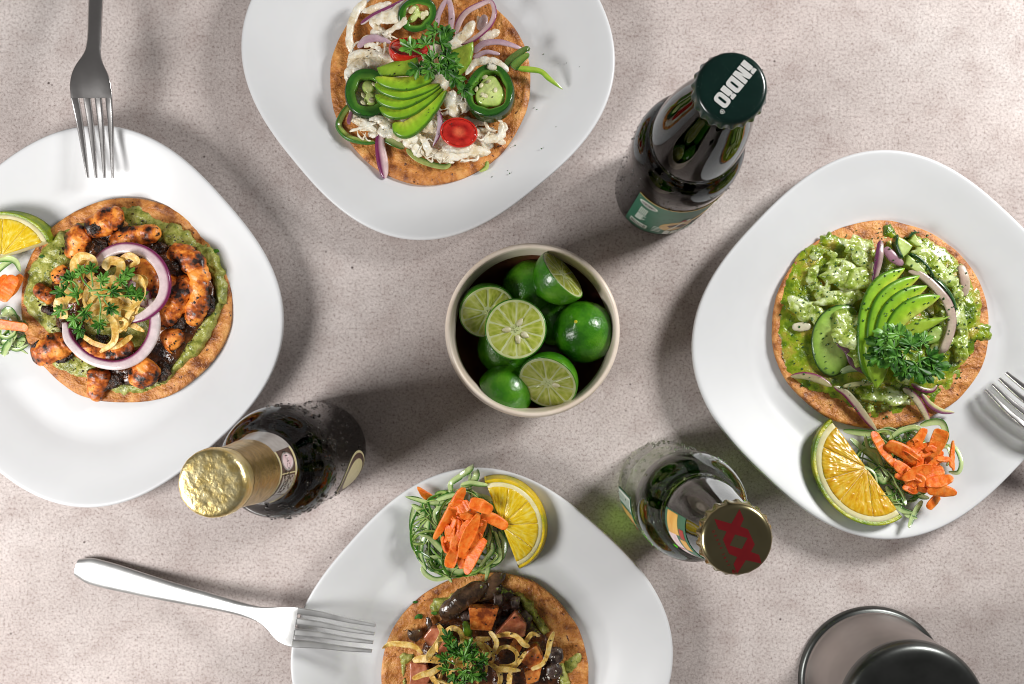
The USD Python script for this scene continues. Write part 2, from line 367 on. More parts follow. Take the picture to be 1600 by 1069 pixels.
def crown_cap(parent, c, z0, mat, edge):
    """A crown cap whose smooth top lies at z0."""
    n = 168; a = np.linspace(0, 2 * np.pi, n, endpoint=False)
    rows = [(0.0001, 0, 0), (.006, 0, 0), (.0105, -.00002, 0), (.0128, -.0001, 0), (.0138, -.0004, 0), (.0146, -.0010, 0), (.0151, -.0018, .02), (.0154, -.0028, .2), (.0156, -.0040, .6), (.0158, -.0052, 1), (.0160, -.0062, 1.2), (.0159, -.0064, 1.2), (.0153, -.0060, 1.0), (.0146, -.0045, .5)]
    v = []
    for r, z, k in rows:
        rr = r * 1.03 + k * .00042 * np.cos(21 * a)
        v.append(np.c_[c[0] + rr * np.cos(a), c[1] + rr * np.sin(a), np.full(n, z0 + z)])
    V = np.concatenate(v)
    cap = obj('cap', (V, grid_faces(len(rows), n)[:, ::-1]), mat, parent)
    obj('cap_edge', (V[9 * n:] + [0, 0, -.00012], grid_faces(len(rows) - 9, n)[:, ::-1]), edge, cap)
    return cap

def profile_r(prof): 
    p = np.asarray(prof); return lambda z: np.interp(z, p[:, 1], p[:, 0])

def wrap(mesh, c, rfun, az, z0, eps, rref):
    """Bends a flat mesh (x along, y up, z out) round an upright axis at c, its x=0 at the angle az (degrees)."""
    v, f = (mesh.vertices, mesh.faces) if isinstance(mesh, trimesh.Trimesh) else mesh
    v, f = trimesh.remesh.subdivide_to_size(np.asarray(v), np.asarray(f), .0035, max_iter=12)
    th = math.radians(az) + v[:, 0] / rref
    z = z0 + v[:, 1]; r = rfun(z) + eps + v[:, 2]
    return np.c_[c[0] + r * np.cos(th), c[1] + r * np.sin(th), z], f
def sheet(poly, th=.00012): return flat_mesh(poly, 0, th)

def drops(parent, c, rfun, z0, z1, az0, az1, count, seed, rmax=.0011):
    rng = np.random.default_rng(seed); ms = []
    ico = trimesh.creation.icosphere(1)
    for _ in range(count):
        z = rng.uniform(z0, z1); a = math.radians(rng.uniform(az0, az1)); r = rfun(z); q = .00022 + (rmax - .00022) * rng.random() ** 4
        ms.append((ico.vertices * q * [1, 1, 1.1] + [c[0] + r * np.cos(a), c[1] + r * np.sin(a), z], ico.faces))
    obj('condensation', join(*ms), 'water', parent, kind='stuff')

def bottle(name, label, base, prof, glass, beer, fill, wall=.0028):
    """prof: outer (radius, z) from the foot up to the mouth."""
    b = thing(name, label, 'beer bottle', (base[0], base[1], 0))
    o = spline(prof, 150); o[:, 0] = np.maximum(o[:, 0], 0)
    up = o[o[:, 1] > .006]
    out = np.vstack([[(.00005, .004), (.012, .0035), (.022, .0012)], o, [(.00005, o[-1, 1])]])
    obj('glass', lathe(out, 96, base), glass, b)
    if beer:
        k = up[up[:, 1] < fill]
        k = np.c_[np.maximum(k[:, 0] - wall, .004), k[:, 1]]
        obj('beer', lathe(np.vstack([[(.0001, .0083), (.02, .0070)], k, [(k[-1, 0] - .001, fill), (.0001, fill)]]), 96, base), beer, b)
    return b, profile_r(o)

KB = (H - .232) / H
# dark beer with the green cap
c1 = P(1144, 136, .232)[:2]
B1, r1 = bottle('beer_bottle', 'dark amber beer bottle with a dark green crown cap above the lime bowl', c1,
                [(.026, .0004), (.0292, .003), (.0302, .008), (.0305, .02), (.0305, .06), (.0305, .104), (.0304, .114), (.0299, .122), (.0286, .1300), (.0264, .1365), (.0245, .1402), (.0238, .1422), (.0240, .1450), (.0239, .152), (.0231, .163), (.0214, .178), (.0190, .193), (.0166, .206), (.0149, .216), (.0142, .220), (.0146, .2225), (.0146, .226), (.0132, .2285), (.0126, .231)],
                'amber_glass', None, .186)
cap = crown_cap(B1, c1, .232, 'green_enamel', 'steel_edge')
def block_letters():
    w = .0056; h = .0077; out = []; x = 0
    def put(p, wd):
        nonlocal x
        out.append(affinity.translate(p, x, 0)); x += wd + .0006
    i = Polygon([(0, 0), (.0029, 0), (.0029, .0052), (.0012, .0055), (.0029, .0061), (.0029, h), (0, h), (0, .0062), (.0009, .0057), (0, .0053)]).buffer(0)
    N = Polygon([(0, 0), (.0022, 0), (.0022, .0040), (.0033, 0), (.0057, 0), (.0057, h), (.0035, h), (.0035, .0036), (.0024, h), (0, h)])
    D = sbox(0, 0, .0056, h).intersection(sbox(0, 0, .003, h).union(sbox(.0018, .0018, .0038, h - .0018).buffer(.0018))).difference(sbox(.0022, .0017, .0034, h - .0017))
    O = sbox(.0018, .0018, .0036, h - .0018).buffer(.0018).difference(sbox(.0024, .0020, .0030, h - .0020).buffer(.0004))
    for p, wd in ((i, .0029), (N, .0057), (D, .0056), (i, .0029), (O, .0054)): put(p, wd)
    t = x - .0006
    ring = Point(t + .0018, h - .0004).buffer(.0011).difference(Point(t + .0018, h - .0004).buffer(.00085))
    return out + [ring, affinity.translate(sbox(-.0003, -.0005, .0003, .0005), t + .0018, h - .0004)], t, h
letters, tw, thh = block_letters()
d, u = np.array([-.625, -.78]), np.array([.78, -.625])
lc = P(1148, 132, .2322)[:2]
for L_ in letters:
    m = flat_mesh(affinity.translate(L_, -tw / 2, -thh / 2), 0, .00012)
    v = np.asarray(m.vertices) * [.88, .92, 1]; w_ = lc + v[:, :1] * d + v[:, 1:2] * u
    obj('cap_lettering', (np.c_[w_, .23202 + v[:, 2]], m.faces), 'pale_print', cap, smooth=False)
# its body label: green with a gold emblem, white lettering, a silver oval and fine white print
def lab(parent, poly, mat, z0, az, eps, name='label_print', c=c1, rf=r1, rref=.0307, par=None):
    return obj(name, wrap(sheet(poly), c, rf, az, z0, eps, rref), mat, parent, smooth=True)
R1 = .0307
lb = lab(B1, sbox(0, 0, math.radians(150) * R1, .083), 'label_green', .0125, 219, .00015, 'label')
lab(lb, sbox(0, -.0007, math.radians(150) * R1, .0007), 'label_gold', .0965, 219, .0003)
def ell(x, y, a, b): return affinity.scale(Point(x, y).buffer(1, 32), a, b)
lab(lb, ell(.0085, .072, .0062, .0055), 'label_white', .0125, 219, .0003)
lab(lb, ell(.0085, .072, .0050, .0042), 'label_grey', .0125, 219, .0004)
for k, (x, q) in enumerate(((.0062, .0009), (.0088, .0011), (.0104, .0008))): lab(lb, sbox(x, .0712, x + q, .0730), 'label_dark', .0125, 219, .0005)
rng = np.random.default_rng(5)
for k in range(5): lab(lb, sbox(.0052 + k * .0011, .044, .0058 + k * .0011, .060), 'label_white', .0125, 219, .0003)
for k in range(4):
    y = .026 + k * .0042
    lab(lb, affinity.skew(sbox(.0050, y, .0098 + .0016 * (k % 2), y + .0011), 0, 24), 'label_white', .0125, 219, .0003)
    lab(lb, affinity.skew(ell(.0072, y + .0024, .0021, .0013).difference(ell(.0072, y + .0024, .0016, .0008)), 0, 10), 'label_white', .0125, 219, .0003)
lab(lb, sbox(.0030, .008, .0152, .0185), 'label_white', .0125, 219, .0003)
for k in range(11):
    lab(lb, sbox(.0037 + k * .0010, .0095, .0037 + k * .0010 + rng.uniform(.0003, .0007), .0172), 'label_dark', .0125, 219, .0004)
for k in range(4): lab(lb, affinity.skew(sbox(.0185, .0100 + k * .0048, .0240, .0112 + k * .0048), 0, 8), 'label_white', .0125, 219, .0003)
lab(lb, ell(.0315, .030, .0098, .0150), 'label_gold', .0125, 219, .0003)
lab(lb, Polygon([(.026, .034), (.031, .038), (.036, .034), (.039, .028), (.036, .022), (.033, .027), (.031, .030), (.028, .028)]), 'label_brown', .0125, 219, .0004)
lab(lb, Polygon([(.0268, .014), (.0276, .014), (.0348, .044), (.0340, .045)]), 'label_white', .0125, 219, .0005)
lab(lb, ell(.0340, .049, .0016, .0030), 'label_red', .0125, 219, .0005)
lab(lb, ell(.0366, .050, .0014, .0032), 'label_white', .0125, 219, .0005)
lab(lb, Polygon([(.030, .036), (.044, .052), (.060, .050), (.060, .040), (.044, .038)]), 'label_gold', .0125, 219, .00035)
lab(lb, Polygon([(.040, .030), (.062, .040), (.062, .028), (.043, .022)]), 'label_brown', .0125, 219, .0004)
for k, (p, wd) in enumerate(((0, 5), (1, 8), (2, 8), (3, 5), (4, 8))):
    sc = affinity.scale(letters[p], 1.35, 1.55, origin=(0, 0))
    lab(lb, affinity.translate(affinity.skew(sc, 0, 0), .0265, .0035), 'label_white', .0125, 219, .0006)
drops(B1, c1, r1, .012, .150, 140, 330, 420, 3, .0009)

# pale green bottle with the gold cap
c2 = P(1152, 843, .232)[:2]
B2, r2 = bottle('beer_bottle', 'green glass beer bottle with a gold cap bearing a red double X', c2,
                [(.026, .0004), (.0294, .003), (.0303, .008), (.0305, .02), (.0305, .06), (.0305, .100), (.0304, .110), (.0298, .1195), (.0282, .1280), (.0254, .1355), (.0226, .1405), (.0208, .1432), (.0203, .1465), (.0202, .153), (.0197, .163), (.0184, .176), (.0168, .192), (.0152, .207), (.0143, .217), (.0142, .2205), (.0146, .2225), (.0146, .226), (.0132, .2285), (.0126, .231)],
                'green_glass', None, .150)
cap2 = crown_cap(B2, c2, .232, 'gold_enamel', 'steel_edge')
VX = View(1090, 780, 8.554)
def capflat(poly_pts, holes, mat, parent, z=.23202, name='cap_emblem', th=.00012):
    q = [VX(x, y, 232)[:2] for x, y in poly_pts]; hs = [[VX(x, y, 232)[:2] for x, y in hh] for hh in holes]
    obj(name, flat_mesh(Polygon(q, hs), z, z + th), mat, parent, smooth=False)
capflat([(560, 135), (618, 265), (570, 365), (672, 403), (763, 605), (712, 705), (822, 745), (855, 862), (645, 815), (528, 995), (480, 870), (530, 775), (420, 730), (338, 540), (388, 432), (278, 398), (222, 262), (450, 328)],
        [[(500, 472), (668, 520), (590, 668), (428, 618)]], 'red_print', cap2)
for ch, x, y, ang in (('D', 205, 425, 62), ('E', 232, 483, 63), ('S', 258, 537, 64), ('D', 283, 592, 64), ('E', 308, 645, 65), ('1', 340, 728, 60), ('8', 357, 775, 58), ('9', 382, 825, 56), ('7', 406, 872, 54)):
    m = meshkit.text_mesh(ch, .0010, .00012, bold=True); v = np.asarray(m.vertices) - [m.bounds[:, 0].mean(), m.bounds[:, 1].mean(), 0]
    a = math.radians(-ang); p = VX(x + 8, y + 8, 232)[:2]
    w_ = p + v[:, :1] * [math.cos(a), math.sin(a)] + v[:, 1:2] * [-math.sin(a), math.cos(a)]
    obj('cap_lettering', (np.c_[w_, .23202 + v[:, 2]], m.faces), 'red_print', cap2, smooth=False)
q = VX(485, 968, 232)[:2]
obj('cap_lettering', flat_mesh(Point(*q).buffer(.0008).difference(Point(*q).buffer(.0006)).union(sbox(q[0] - .0002, q[1] - .0004, q[0] + .0002, q[1] + .0004)), .2319, .23214), 'red_print', cap2, smooth=False)
R2 = .0205
def lab2(parent, poly, mat, z0, az, eps, name='label_print', rref=R2): return obj(name, wrap(sheet(poly), c2, r2, az, z0, eps, rref), mat, parent)
A = math.radians
nl = lab2(B2, sbox(0, 0, A(150) * R2, .040), 'label_green', .155, 166, .00015, 'neck_label')
lab2(nl, sbox(.0006, .006, A(34) * R2, .026), 'label_orange', .155, 166, .0003)
lab2(nl, sbox(A(34) * R2, .004, A(100) * R2, .020), 'label_pink', .155, 166, .0003)
lab2(nl, sbox(A(100) * R2, .004, A(150) * R2, .020), 'label_white', .155, 166, .0003)
lab2(nl, sbox(A(40) * R2, .024, A(60) * R2, .036), 'label_orange', .155, 166, .0003)
lab2(nl, sbox(A(22) * R2, .028, A(38) * R2, .036), 'label_red', .155, 166, .0003)
lab2(nl, sbox(A(60) * R2, .0055, A(62) * R2, .0185), 'label_red', .155, 166, .0004)
bl = lab2(B2, sbox(0, 0, A(120) * .0307, .070), 'label_green', .016, 178, .00015, 'label', .0307)
lab2(bl, sbox(.0008, .002, A(16) * .0307, .068), 'label_white', .016, 178, .0003, rref=.0307)
for k in range(9): lab2(bl, sbox(.0022, .006 + k * .0068, .0084, .0085 + k * .0068), 'label_green', .016, 178, .0004, rref=.0307)
lab2(bl, sbox(A(20) * .0307, .004, A(34) * .0307, .064), 'label_gold', .016, 178, .0003, rref=.0307)
lab2(bl, sbox(A(38) * .0307, .010, A(44) * .0307, .055), 'label_red', .016, 178, .0003, rref=.0307)
lab2(bl, sbox(A(48) * .0307, .010, A(110) * .0307, .060), 'label_gold', .016, 178, .0003, rref=.0307)
drops(B2, c2, r2, .012, .150, 50, 240, 560, 4, .0010)

# black bottle with gold foil
c3 = P(333, 755, .231)[:2]
B3, r3 = bottle('beer_bottle', 'black glass beer bottle with a crinkled gold foil cap and foil neck', c3,
                [(.027, .0004), (.0300, .003), (.0312, .008), (.0315, .02), (.0315, .06), (.0315, .102), (.0313, .112), (.0304, .1205), (.0284, .1290), (.0252, .1365), (.0220, .1420), (.0196, .1465), (.0182, .1515), (.0172, .1585), (.0163, .167), (.0155, .177), (.0147, .190), (.0140, .205), (.0137, .217), (.0139, .222), (.0139, .226), (.0130, .2285), (.0124, .2305)],
                'black_glass', None, .16)
def foil(prof, seed, amp, n=220, rows=70):
    p = spline(prof, rows); v, f = lathe(p, n, c3)
    rad = (v[:, :2] - c3); rl = np.linalg.norm(rad, axis=1, keepdims=True); dr = rad / np.maximum(rl, 1e-6)
    k = (fbm(np.c_[v[:, :2] * 330, v[:, 2] * 330], 4, seed) - .5) * 2 * amp
    ridge = np.abs(fbm(np.c_[v[:, :2] * 160, v[:, 2] * 90], 3, seed + 9) - .5) * 2 * amp
    v = v + np.c_[dr * (k + ridge)[:, None] * (rl > .004), (k - ridge * .8) * (rl[:, 0] < .0145)]
    return v, f[:, ::-1]
obj('foil_cap', foil([(.0002, .2335), (.005, .2335), (.010, .2334), (.0130, .2330), (.0146, .2318), (.0152, .2295), (.0153, .226), (.0150, .2225), (.0147, .2195)], 21, .00020), 'gold_foil', B3)
obj('neck_foil', foil([(.0149, .2200), (.0146, .212), (.0146, .205), (.0151, .192), (.0158, .181), (.0160, .1775), (.0160, .1770), (.0157, .1768)], 31, .00016), 'gold_foil_neck', B3)
R3 = .0175
def lab3(parent, poly, mat, z0, az, eps, name='label_print', rref=R3): return obj(name, wrap(sheet(poly), c3, r3, az, z0, eps, rref), mat, parent)
az3 = -75
nl = lab3(B3, sbox(0, 0, A(190) * R3, .0255), 'label_grey', .1515, az3, .0002, 'neck_label')
lab3(nl, sbox(A(28) * R3, .0030, A(112) * R3, .0225), 'label_brown', .1515, az3, .0004)
lab3(nl, sbox(0, .0005, A(112) * R3, .0030), 'label_cream', .1515, az3, .00035)
lab3(nl, sbox(0, .0220, A(112) * R3, .0245), 'label_cream', .1515, az3, .00035)
lab3(nl, sbox(A(30) * R3, .0040, A(66) * R3, .0205), 'label_grey', .1515, az3, .0005)
lab3(nl, sbox(A(69) * R3, .0030, A(71) * R3, .0225), 'label_cream', .1515, az3, .0005)
lab3(nl, ell(A(90) * R3, .0128, .0048, .0082), 'label_grey', .1515, az3, .0005)
lab3(nl, ell(A(90) * R3, .0128, .0040, .0070), 'label_pink', .1515, az3, .0006)
for (txt, z, hgt, x0) in (('CERVECERIA FINA', .0010, .0014, 8), ('CERVEZA OBSCURA', .0226, .0013, 8), ('CEN', .0108, .0036, 76), ('OBSCURA', .0160, .0020, 33), ('VIENA', .0110, .0026, 36)):
    m = meshkit.text_mesh(txt, hgt, .0001); m.apply_translation([A(x0) * R3, z, 0])
    obj('label_lettering', wrap(m, c3, r3, az3, .1515, .00062, R3), 'label_dark' if z > .005 and z < .022 and x0 > 30 else 'label_brown', nl, smooth=False)
for k in range(30):
    x, y = rng.uniform(33, 64), rng.uniform(.0045, .0195)
    lab3(nl, sbox(A(x) * R3, y, A(x) * R3 + .0009, y + .0012), 'label_brown', .1515, az3, .0006)
bl = lab3(B3, ell(0, .033, .0150, .034), 'label_cream', .012, -24, .0002, 'label', .0317)
lab3(bl, ell(0, .033, .0135, .0315), 'label_brown', .012, -24, .00035, rref=.0317)
lab3(bl, ell(0, .033, .0100, .026), 'label_cream', .012, -24, .0005, rref=.0317)
drops(B3, c3, r3, .015, .112, -70, 100, 330, 6, .0010)
drops(B3, c3, r3, .108, .143, -95, 100, 520, 7, .0015)

# ---------------------------------------------------------------- upturned metal cup
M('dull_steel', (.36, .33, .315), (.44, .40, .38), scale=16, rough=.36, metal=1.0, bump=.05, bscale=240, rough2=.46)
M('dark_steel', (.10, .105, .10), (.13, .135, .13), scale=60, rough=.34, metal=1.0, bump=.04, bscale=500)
cc = (P(1363, 1066, .003)[:2] + P(1432, 1118, .078)[:2]) / 2
cup = thing('metal_cup', 'upturned stainless steel cup with dark rounded base at bottom right', 'cup', (*cc, 0))
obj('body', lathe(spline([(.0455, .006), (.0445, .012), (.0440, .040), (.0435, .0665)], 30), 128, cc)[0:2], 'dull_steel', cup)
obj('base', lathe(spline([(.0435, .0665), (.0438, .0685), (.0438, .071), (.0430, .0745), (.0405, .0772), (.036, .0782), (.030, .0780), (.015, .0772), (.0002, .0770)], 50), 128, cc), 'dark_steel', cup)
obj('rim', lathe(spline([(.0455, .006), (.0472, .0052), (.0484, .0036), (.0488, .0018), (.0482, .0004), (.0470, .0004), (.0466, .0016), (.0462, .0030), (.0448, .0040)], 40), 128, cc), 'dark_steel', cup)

# ---------------------------------------------------------------- forks
M('polished_steel', (.64, .62, .61), (.70, .68, .67), scale=40, rough=.21, metal=1.0, bump=.02, bscale=300, rough2=.24)
M('brushed_steel', (.70, .70, .69), (.76, .76, .75), scale=40, rough=.36, metal=1.0, bump=.06, bscale=500, rough2=.42)
def fork(label, line, widths, mat, head, tine, back=False, thick=.0022, tip_w=.0016):
    """line: points along the middle from the handle's end to the tines' tips; widths: full width of handle and head; head, tine: where along (0..1) the head and the tines start."""
    n = 120
    c = spline(line, n); s = np.r_[0, np.cumsum(np.linalg.norm(np.diff(c, axis=0), axis=1))]; s /= s[-1]
    q = np.linspace(0, 1, n); c = np.stack([np.interp(q, s, c[:, k]) for k in range(3)], 1)
    w = np.interp(q, *np.array(widths).T); w = np.convolve(np.pad(w, 3, 'edge'), np.ones(7) / 7, 'valid')
    t, S, U = frames(c)
    fk = thing('fork', label, 'fork', (*c[n // 2][:2], 0), 'steel forks')
    def section(i0, i1, lo, hi, m=18, cup=0.0, ends=(True, True)):
        idx = np.arange(i0, i1 + 1); k = np.linspace(0, 2 * np.pi, m, endpoint=False)
        X, Y = np.sign(np.cos(k)) * abs(np.cos(k)) ** .55, np.sign(np.sin(k)) * abs(np.sin(k)) ** .8
        l = lo(q[idx]); h_ = hi(q[idx]); mid, half = (l + h_) / 2, (h_ - l) / 2
        x = mid[:, None] + X * half[:, None]
        rel = x / np.maximum(w[idx][:, None] / 2, .002)
        y = Y * thick / 2 + (cup if np.ndim(cup) == 0 else cup[idx][:, None]) * (rel ** 2 - .4)
        v = (c[idx][:, None] + S[idx][:, None] * x[..., None] + U[idx][:, None] * y[..., None]).reshape(-1, 3)
        f = grid_faces(len(idx), m); k = len(idx)
        for e, r in zip(ends, (0, k - 1)):                              # end faces with vertices of their own, so that they stay crisp
            if e:
                ring = v[r * m:(r + 1) * m]; b = len(v); j = np.arange(m); j2 = (j + 1) % m
                v = np.vstack([v, ring, ring.mean(0)])
                f = np.vstack([f, np.stack([np.full(m, b + m), b + (j2 if r == 0 else j), b + (j if r == 0 else j2)], 1)])
        return v, f[:, ::-1]
    ih, it = int(head * n), int(tine * n)
    dome_ = np.interp(q, [0, .1, head - .08, head + .02, tine, 1], [-.0016, -.0016, -.0013, .0003, .0022, .0004]) * (-1 if back else 1)
    W = lambda x: np.interp(x, q, w)
    obj('handle', section(0, ih, lambda x: -W(x) / 2, lambda x: W(x) / 2, cup=dome_, ends=(True, False)), mat, fk)
    obj('head', section(ih, it, lambda x: -W(x) / 2, lambda x: W(x) / 2, cup=dome_, ends=(False, True)), mat, fk)
    wt = W(tine); slot = wt * .085; tw = (wt - 3 * slot) / 4
    for k in range(4):
        a = -wt / 2 + k * (tw + slot)
        def lo_(x, a=a):
            e = np.clip((x - tine) / (1 - tine), 0, 1); mid = (a + tw / 2) * (W(1) / wt * e + 1 - e)
            return mid - (tw * (1 - e ** 1.3) + tip_w * e ** 1.3) / 2
        def hi_(x, a=a):
            e = np.clip((x - tine) / (1 - tine), 0, 1); mid = (a + tw / 2) * (W(1) / wt * e + 1 - e)
            return mid + (tw * (1 - e ** 1.3) + tip_w * e ** 1.3) / 2
        obj('tine', section(it, n - 1, lo_, hi_, 14, cup=dome_, ends=(False, True)), mat, fk)
fork('steel fork at top left with its tines resting on the shrimp plate', [P(151, -150, .014), P(150, -40, .022), P(148, 20, .029), P(146, 70, .034), P(141, 110, .0355), P(144, 150, .033), P(150, 200, .0275), P(157, 278, .0205)],
     [(0, .016), (.2, .0105), (.5, .0092), (.585, .0098), (.625, .019), (.67, .0258), (.72, .0264), (.78, .0262), (1, .0195)], 'polished_steel', .60, .725)
fork('steel fork lying across bottom left with its handle on the table', [P(119, 887, .0045), P(180, 903, .0065), P(260, 924, .011), P(340, 943, .017), P(398, 958, .0225), P(425, 967, .0262), P(455, 978, .0285), P(500, 984, .0275), P(540, 991, .0265), P(584, 997, .0262)],
     [(0, .009), (.012, .0150), (.04, .0178), (.12, .0178), (.3, .0138), (.5, .0098), (.6, .0088), (.645, .0105), (.69, .0185), (.73, .0255), (.76, .0262), (.80, .0255), (1, .0202)], 'brushed_steel', .63, .755, tip_w=.0022)
fork('steel fork at right edge with only its tines in view', [P(1860, 815, .014), P(1760, 748, .025), P(1690, 699, .031), P(1655, 674, .032), P(1620, 648, .0285), P(1590, 626, .0225), P(1556, 596, .0145)],
     [(0, .012), (.3, .0095), (.55, .0095), (.62, .019), (.68, .0258), (.78, .0262), (1, .0212)], 'polished_steel', .60, .745, tip_w=.0024)
# ---------------------------------------------------------------- food: materials
G1, G0 = (1.08, 1.08, 1.08), (.86, .86, .86)
M('tostada', (.17, .045, .009), (.50, .185, .038), (.68, .33, .095), scale=110, lo=.32, hi=.66, rough=.52, rough2=.30, bump=.9, bscale=520, bdist=.0012, speck=(330, .67, (.11, .035, .012)), distortion=.4)
M('guacamole', (.17, .19, .028), (.33, .335, .065), (.44, .43, .12), scale=210, rough=.32, rough2=.2, bump=.7, bscale=420, bdist=.0012, sss=.15, speck=(520, .66, (.03, .09, .012)))
M('green_salsa', (.085, .15, .005), (.21, .29, .010), (.36, .30, .04), scale=95, rough=.14, rough2=.26, bump=.6, bscale=480, bdist=.001, speck=(760, .66, (.02, .05, .006)), coat=.4)
M('dark_sauce', (.018, .007, .003), (.06, .018, .005), (.15, .045, .010), scale=110, rough=.14, bump=.7, bscale=420, bdist=.0012, coat=.5)
M('char', (.006, .004, .003), (.022, .011, .007), (.07, .028, .012), scale=330, rough=.28, bump=1.0, bscale=600, bdist=.0015)
M('shrimp', (.014, .006, .004), (.42, .085, .006), (.86, .30, .042), scale=92, lo=.385, hi=.60, rough=.34, rough2=.5, bump=.5, bscale=520, bdist=.0008, sss=.05, speck=(330, .645, (.02, .009, .005)), coat=.08)
M('onion', G0, G1, scale=160, rough=.22, bump=.12, bscale=420, tint=True, sss=.25, sssd=.003, sssr=(1, .7, .8))
M('pale_fish', (.66, .52, .33), (.84, .74, .55), (.90, .84, .68), scale=150, rough=.34, rough2=.2, bump=.55, bscale=420, bdist=.0009, sss=.3, sssd=.003, speck=(620, .75, (.10, .06, .03)))
M('green_fish', (.17, .25, .018), (.37, .45, .09), (.60, .66, .31), scale=140, rough=.2, bump=.6, bscale=380, bdist=.001, sss=.3, sssd=.004, speck=(620, .68, (.05, .10, .012)), coat=.3)
M('avocado', G0, G1, scale=130, rough=.30, bump=.22, bscale=330, tint=True, sss=.12, sssd=.003)
M('pepper', G0, G1, scale=150, rough=.16, bump=.12, bscale=520, tint=True, sss=.1, sssd=.002, coat=.3)
M('pepper_seed', (.62, .55, .28), (.76, .70, .44), scale=300, rough=.35, sss=.2)
M('tomato_skin', (.42, .010, .008), (.56, .025, .012), scale=70, rough=.13, coat=.4, sss=.1)
M('tomato_flesh', (.34, .008, .008), (.46, .018, .013), (.58, .085, .04), scale=62, rough=.14, bump=.25, bscale=300, sss=.2, coat=.3)
M('tomato_cut', (.8, .8, .8), (1.2, 1.2, 1.2), scale=240, rough=.13, bump=.2, bscale=420, tint=True, sss=.2, coat=.3)
M('carrot', (.80, .105, .006), (.90, .17, .014), (.93, .24, .035), scale=240, rough=.42, bump=.5, bscale=650, bdist=.0006, sss=.2, sssd=.002)
M('cucumber', G0, G1, scale=150, rough=.22, bump=.15, bscale=420, tint=True, sss=.2, sssd=.003, coat=.2)
M('parsley', (.010, .050, .004), (.028, .115, .008), (.075, .215, .02), scale=190, spec=.3, rough=.45, bump=.2, bscale=600, sss=0)
M('parsley_light', (.05, .16, .014), (.09, .25, .025), (.15, .34, .05), scale=190, rough=.36, bump=.2, bscale=600)
M('fried_onion', (.56, .27, .035), (.77, .47, .10), (.85, .61, .22), scale=190, rough=.34, rough2=.5, bump=.6, bscale=430, bdist=.0008, sss=.2, sssd=.002, speck=(420, .72, (.38, .14, .02)))
M('roast_meat', (.18, .035, .008), (.50, .13, .022), (.68, .26, .06), scale=120, rough=.2, bump=.5, bscale=420, coat=.5, bdist=.0008)
M('pink_meat', (.30, .070, .030), (.46, .145, .070), (.56, .22, .13), scale=130, rough=.26, bump=.4, bscale=420, coat=.3)
M('mushroom', (.018, .010, .006), (.055, .030, .016), (.12, .065, .035), scale=110, rough=.18, bump=.55, bscale=380, coat=.5)
M('black_bean', (.02, .012, .010), (.05, .030, .024), (.12, .085, .07), scale=260, rough=.3, bump=.5, bscale=500)
M('pepper_black', (.012, .009, .007), rough=.5)
M('herb_dark', (.012, .05, .006), (.03, .10, .012), scale=400, rough=.3)
M('salt', (.75, .72, .66), rough=.3)
M('lime_peel', (.020, .115, .004), (.042, .19, .006), (.085, .26, .012), scale=46, rough=.17, bump=.55, bscale=640, bdist=.0007, coat=.35, crough=.12)
M('lime_pith', (.55, .60, .24), (.66, .70, .36), scale=160, rough=.35, sss=.2)
M('orange_peel_green', (.13, .22, .008), (.26, .33, .012), (.50, .46, .025), scale=60, rough=.3, bump=.6, bscale=620, bdist=.0008)
M('orange_peel_yellow', (.36, .34, .010), (.66, .46, .010), (.76, .52, .02), scale=50, rough=.3, bump=.6, bscale=620, bdist=.0008)
M('orange_pith', (.74, .64, .30), (.82, .74, .44), scale=140, rough=.45, sss=.2)
def flesh(name, a, b, c, rough=.2, bump=.32):
    """Juice sacs that run from the middle to the rim: noise over the mesh's own polar coordinates."""
    n = {'a': ('attribute', {'attribute': 'tint'}), 'v': ('voronoi_texture', {'scale': 1.0, 'randomness': 1.0}), 'n': ('noise_texture', {'scale': .45, 'detail': 4.0}),
         'r': ('rgb_ramp', {'ramp': [(.28, a), (.5, b), (.74, c)]}), 'b': ('bump', {'strength': bump, 'distance': .0011}),
         'mx': ('mix', {'fac': .5}), 'p': ('principled_bsdf', {'roughness': rough, 'subsurface_weight': .35, 'subsurface_scale': .004, 'subsurface_radius': (1, .7, .3), 'coat_weight': .2, 'coat_roughness': .1})}
    MATS[name] = usdkit.material(stage, '/World/Looks/' + name, n, [('a.color', 'v.vector'), ('a.color', 'n.vector'), ('v.distance', 'mx.color1'), ('n.color', 'mx.color2'), ('mx.color', 'r.fac'), ('r.color', 'p.base_color'), ('v.distance', 'b.height'), ('b.normal', 'p.normal')], surface='p.BSDF')
flesh('lime_flesh', (.32, .39, .025), (.52, .56, .07), (.74, .74, .24))
flesh('orange_flesh', (.70, .27, .004), (.84, .42, .012), (.90, .58, .08))
flesh('lemon_flesh', (.76, .42, .004), (.88, .56, .014), (.92, .70, .12))

# ---------------------------------------------------------------- food: builders
def thing1(name, mesh, mat, label, cat, group=None, tint=None, smooth=True): return obj(name, mesh, mat, None, label, cat, group, tint=tint, smooth=smooth)

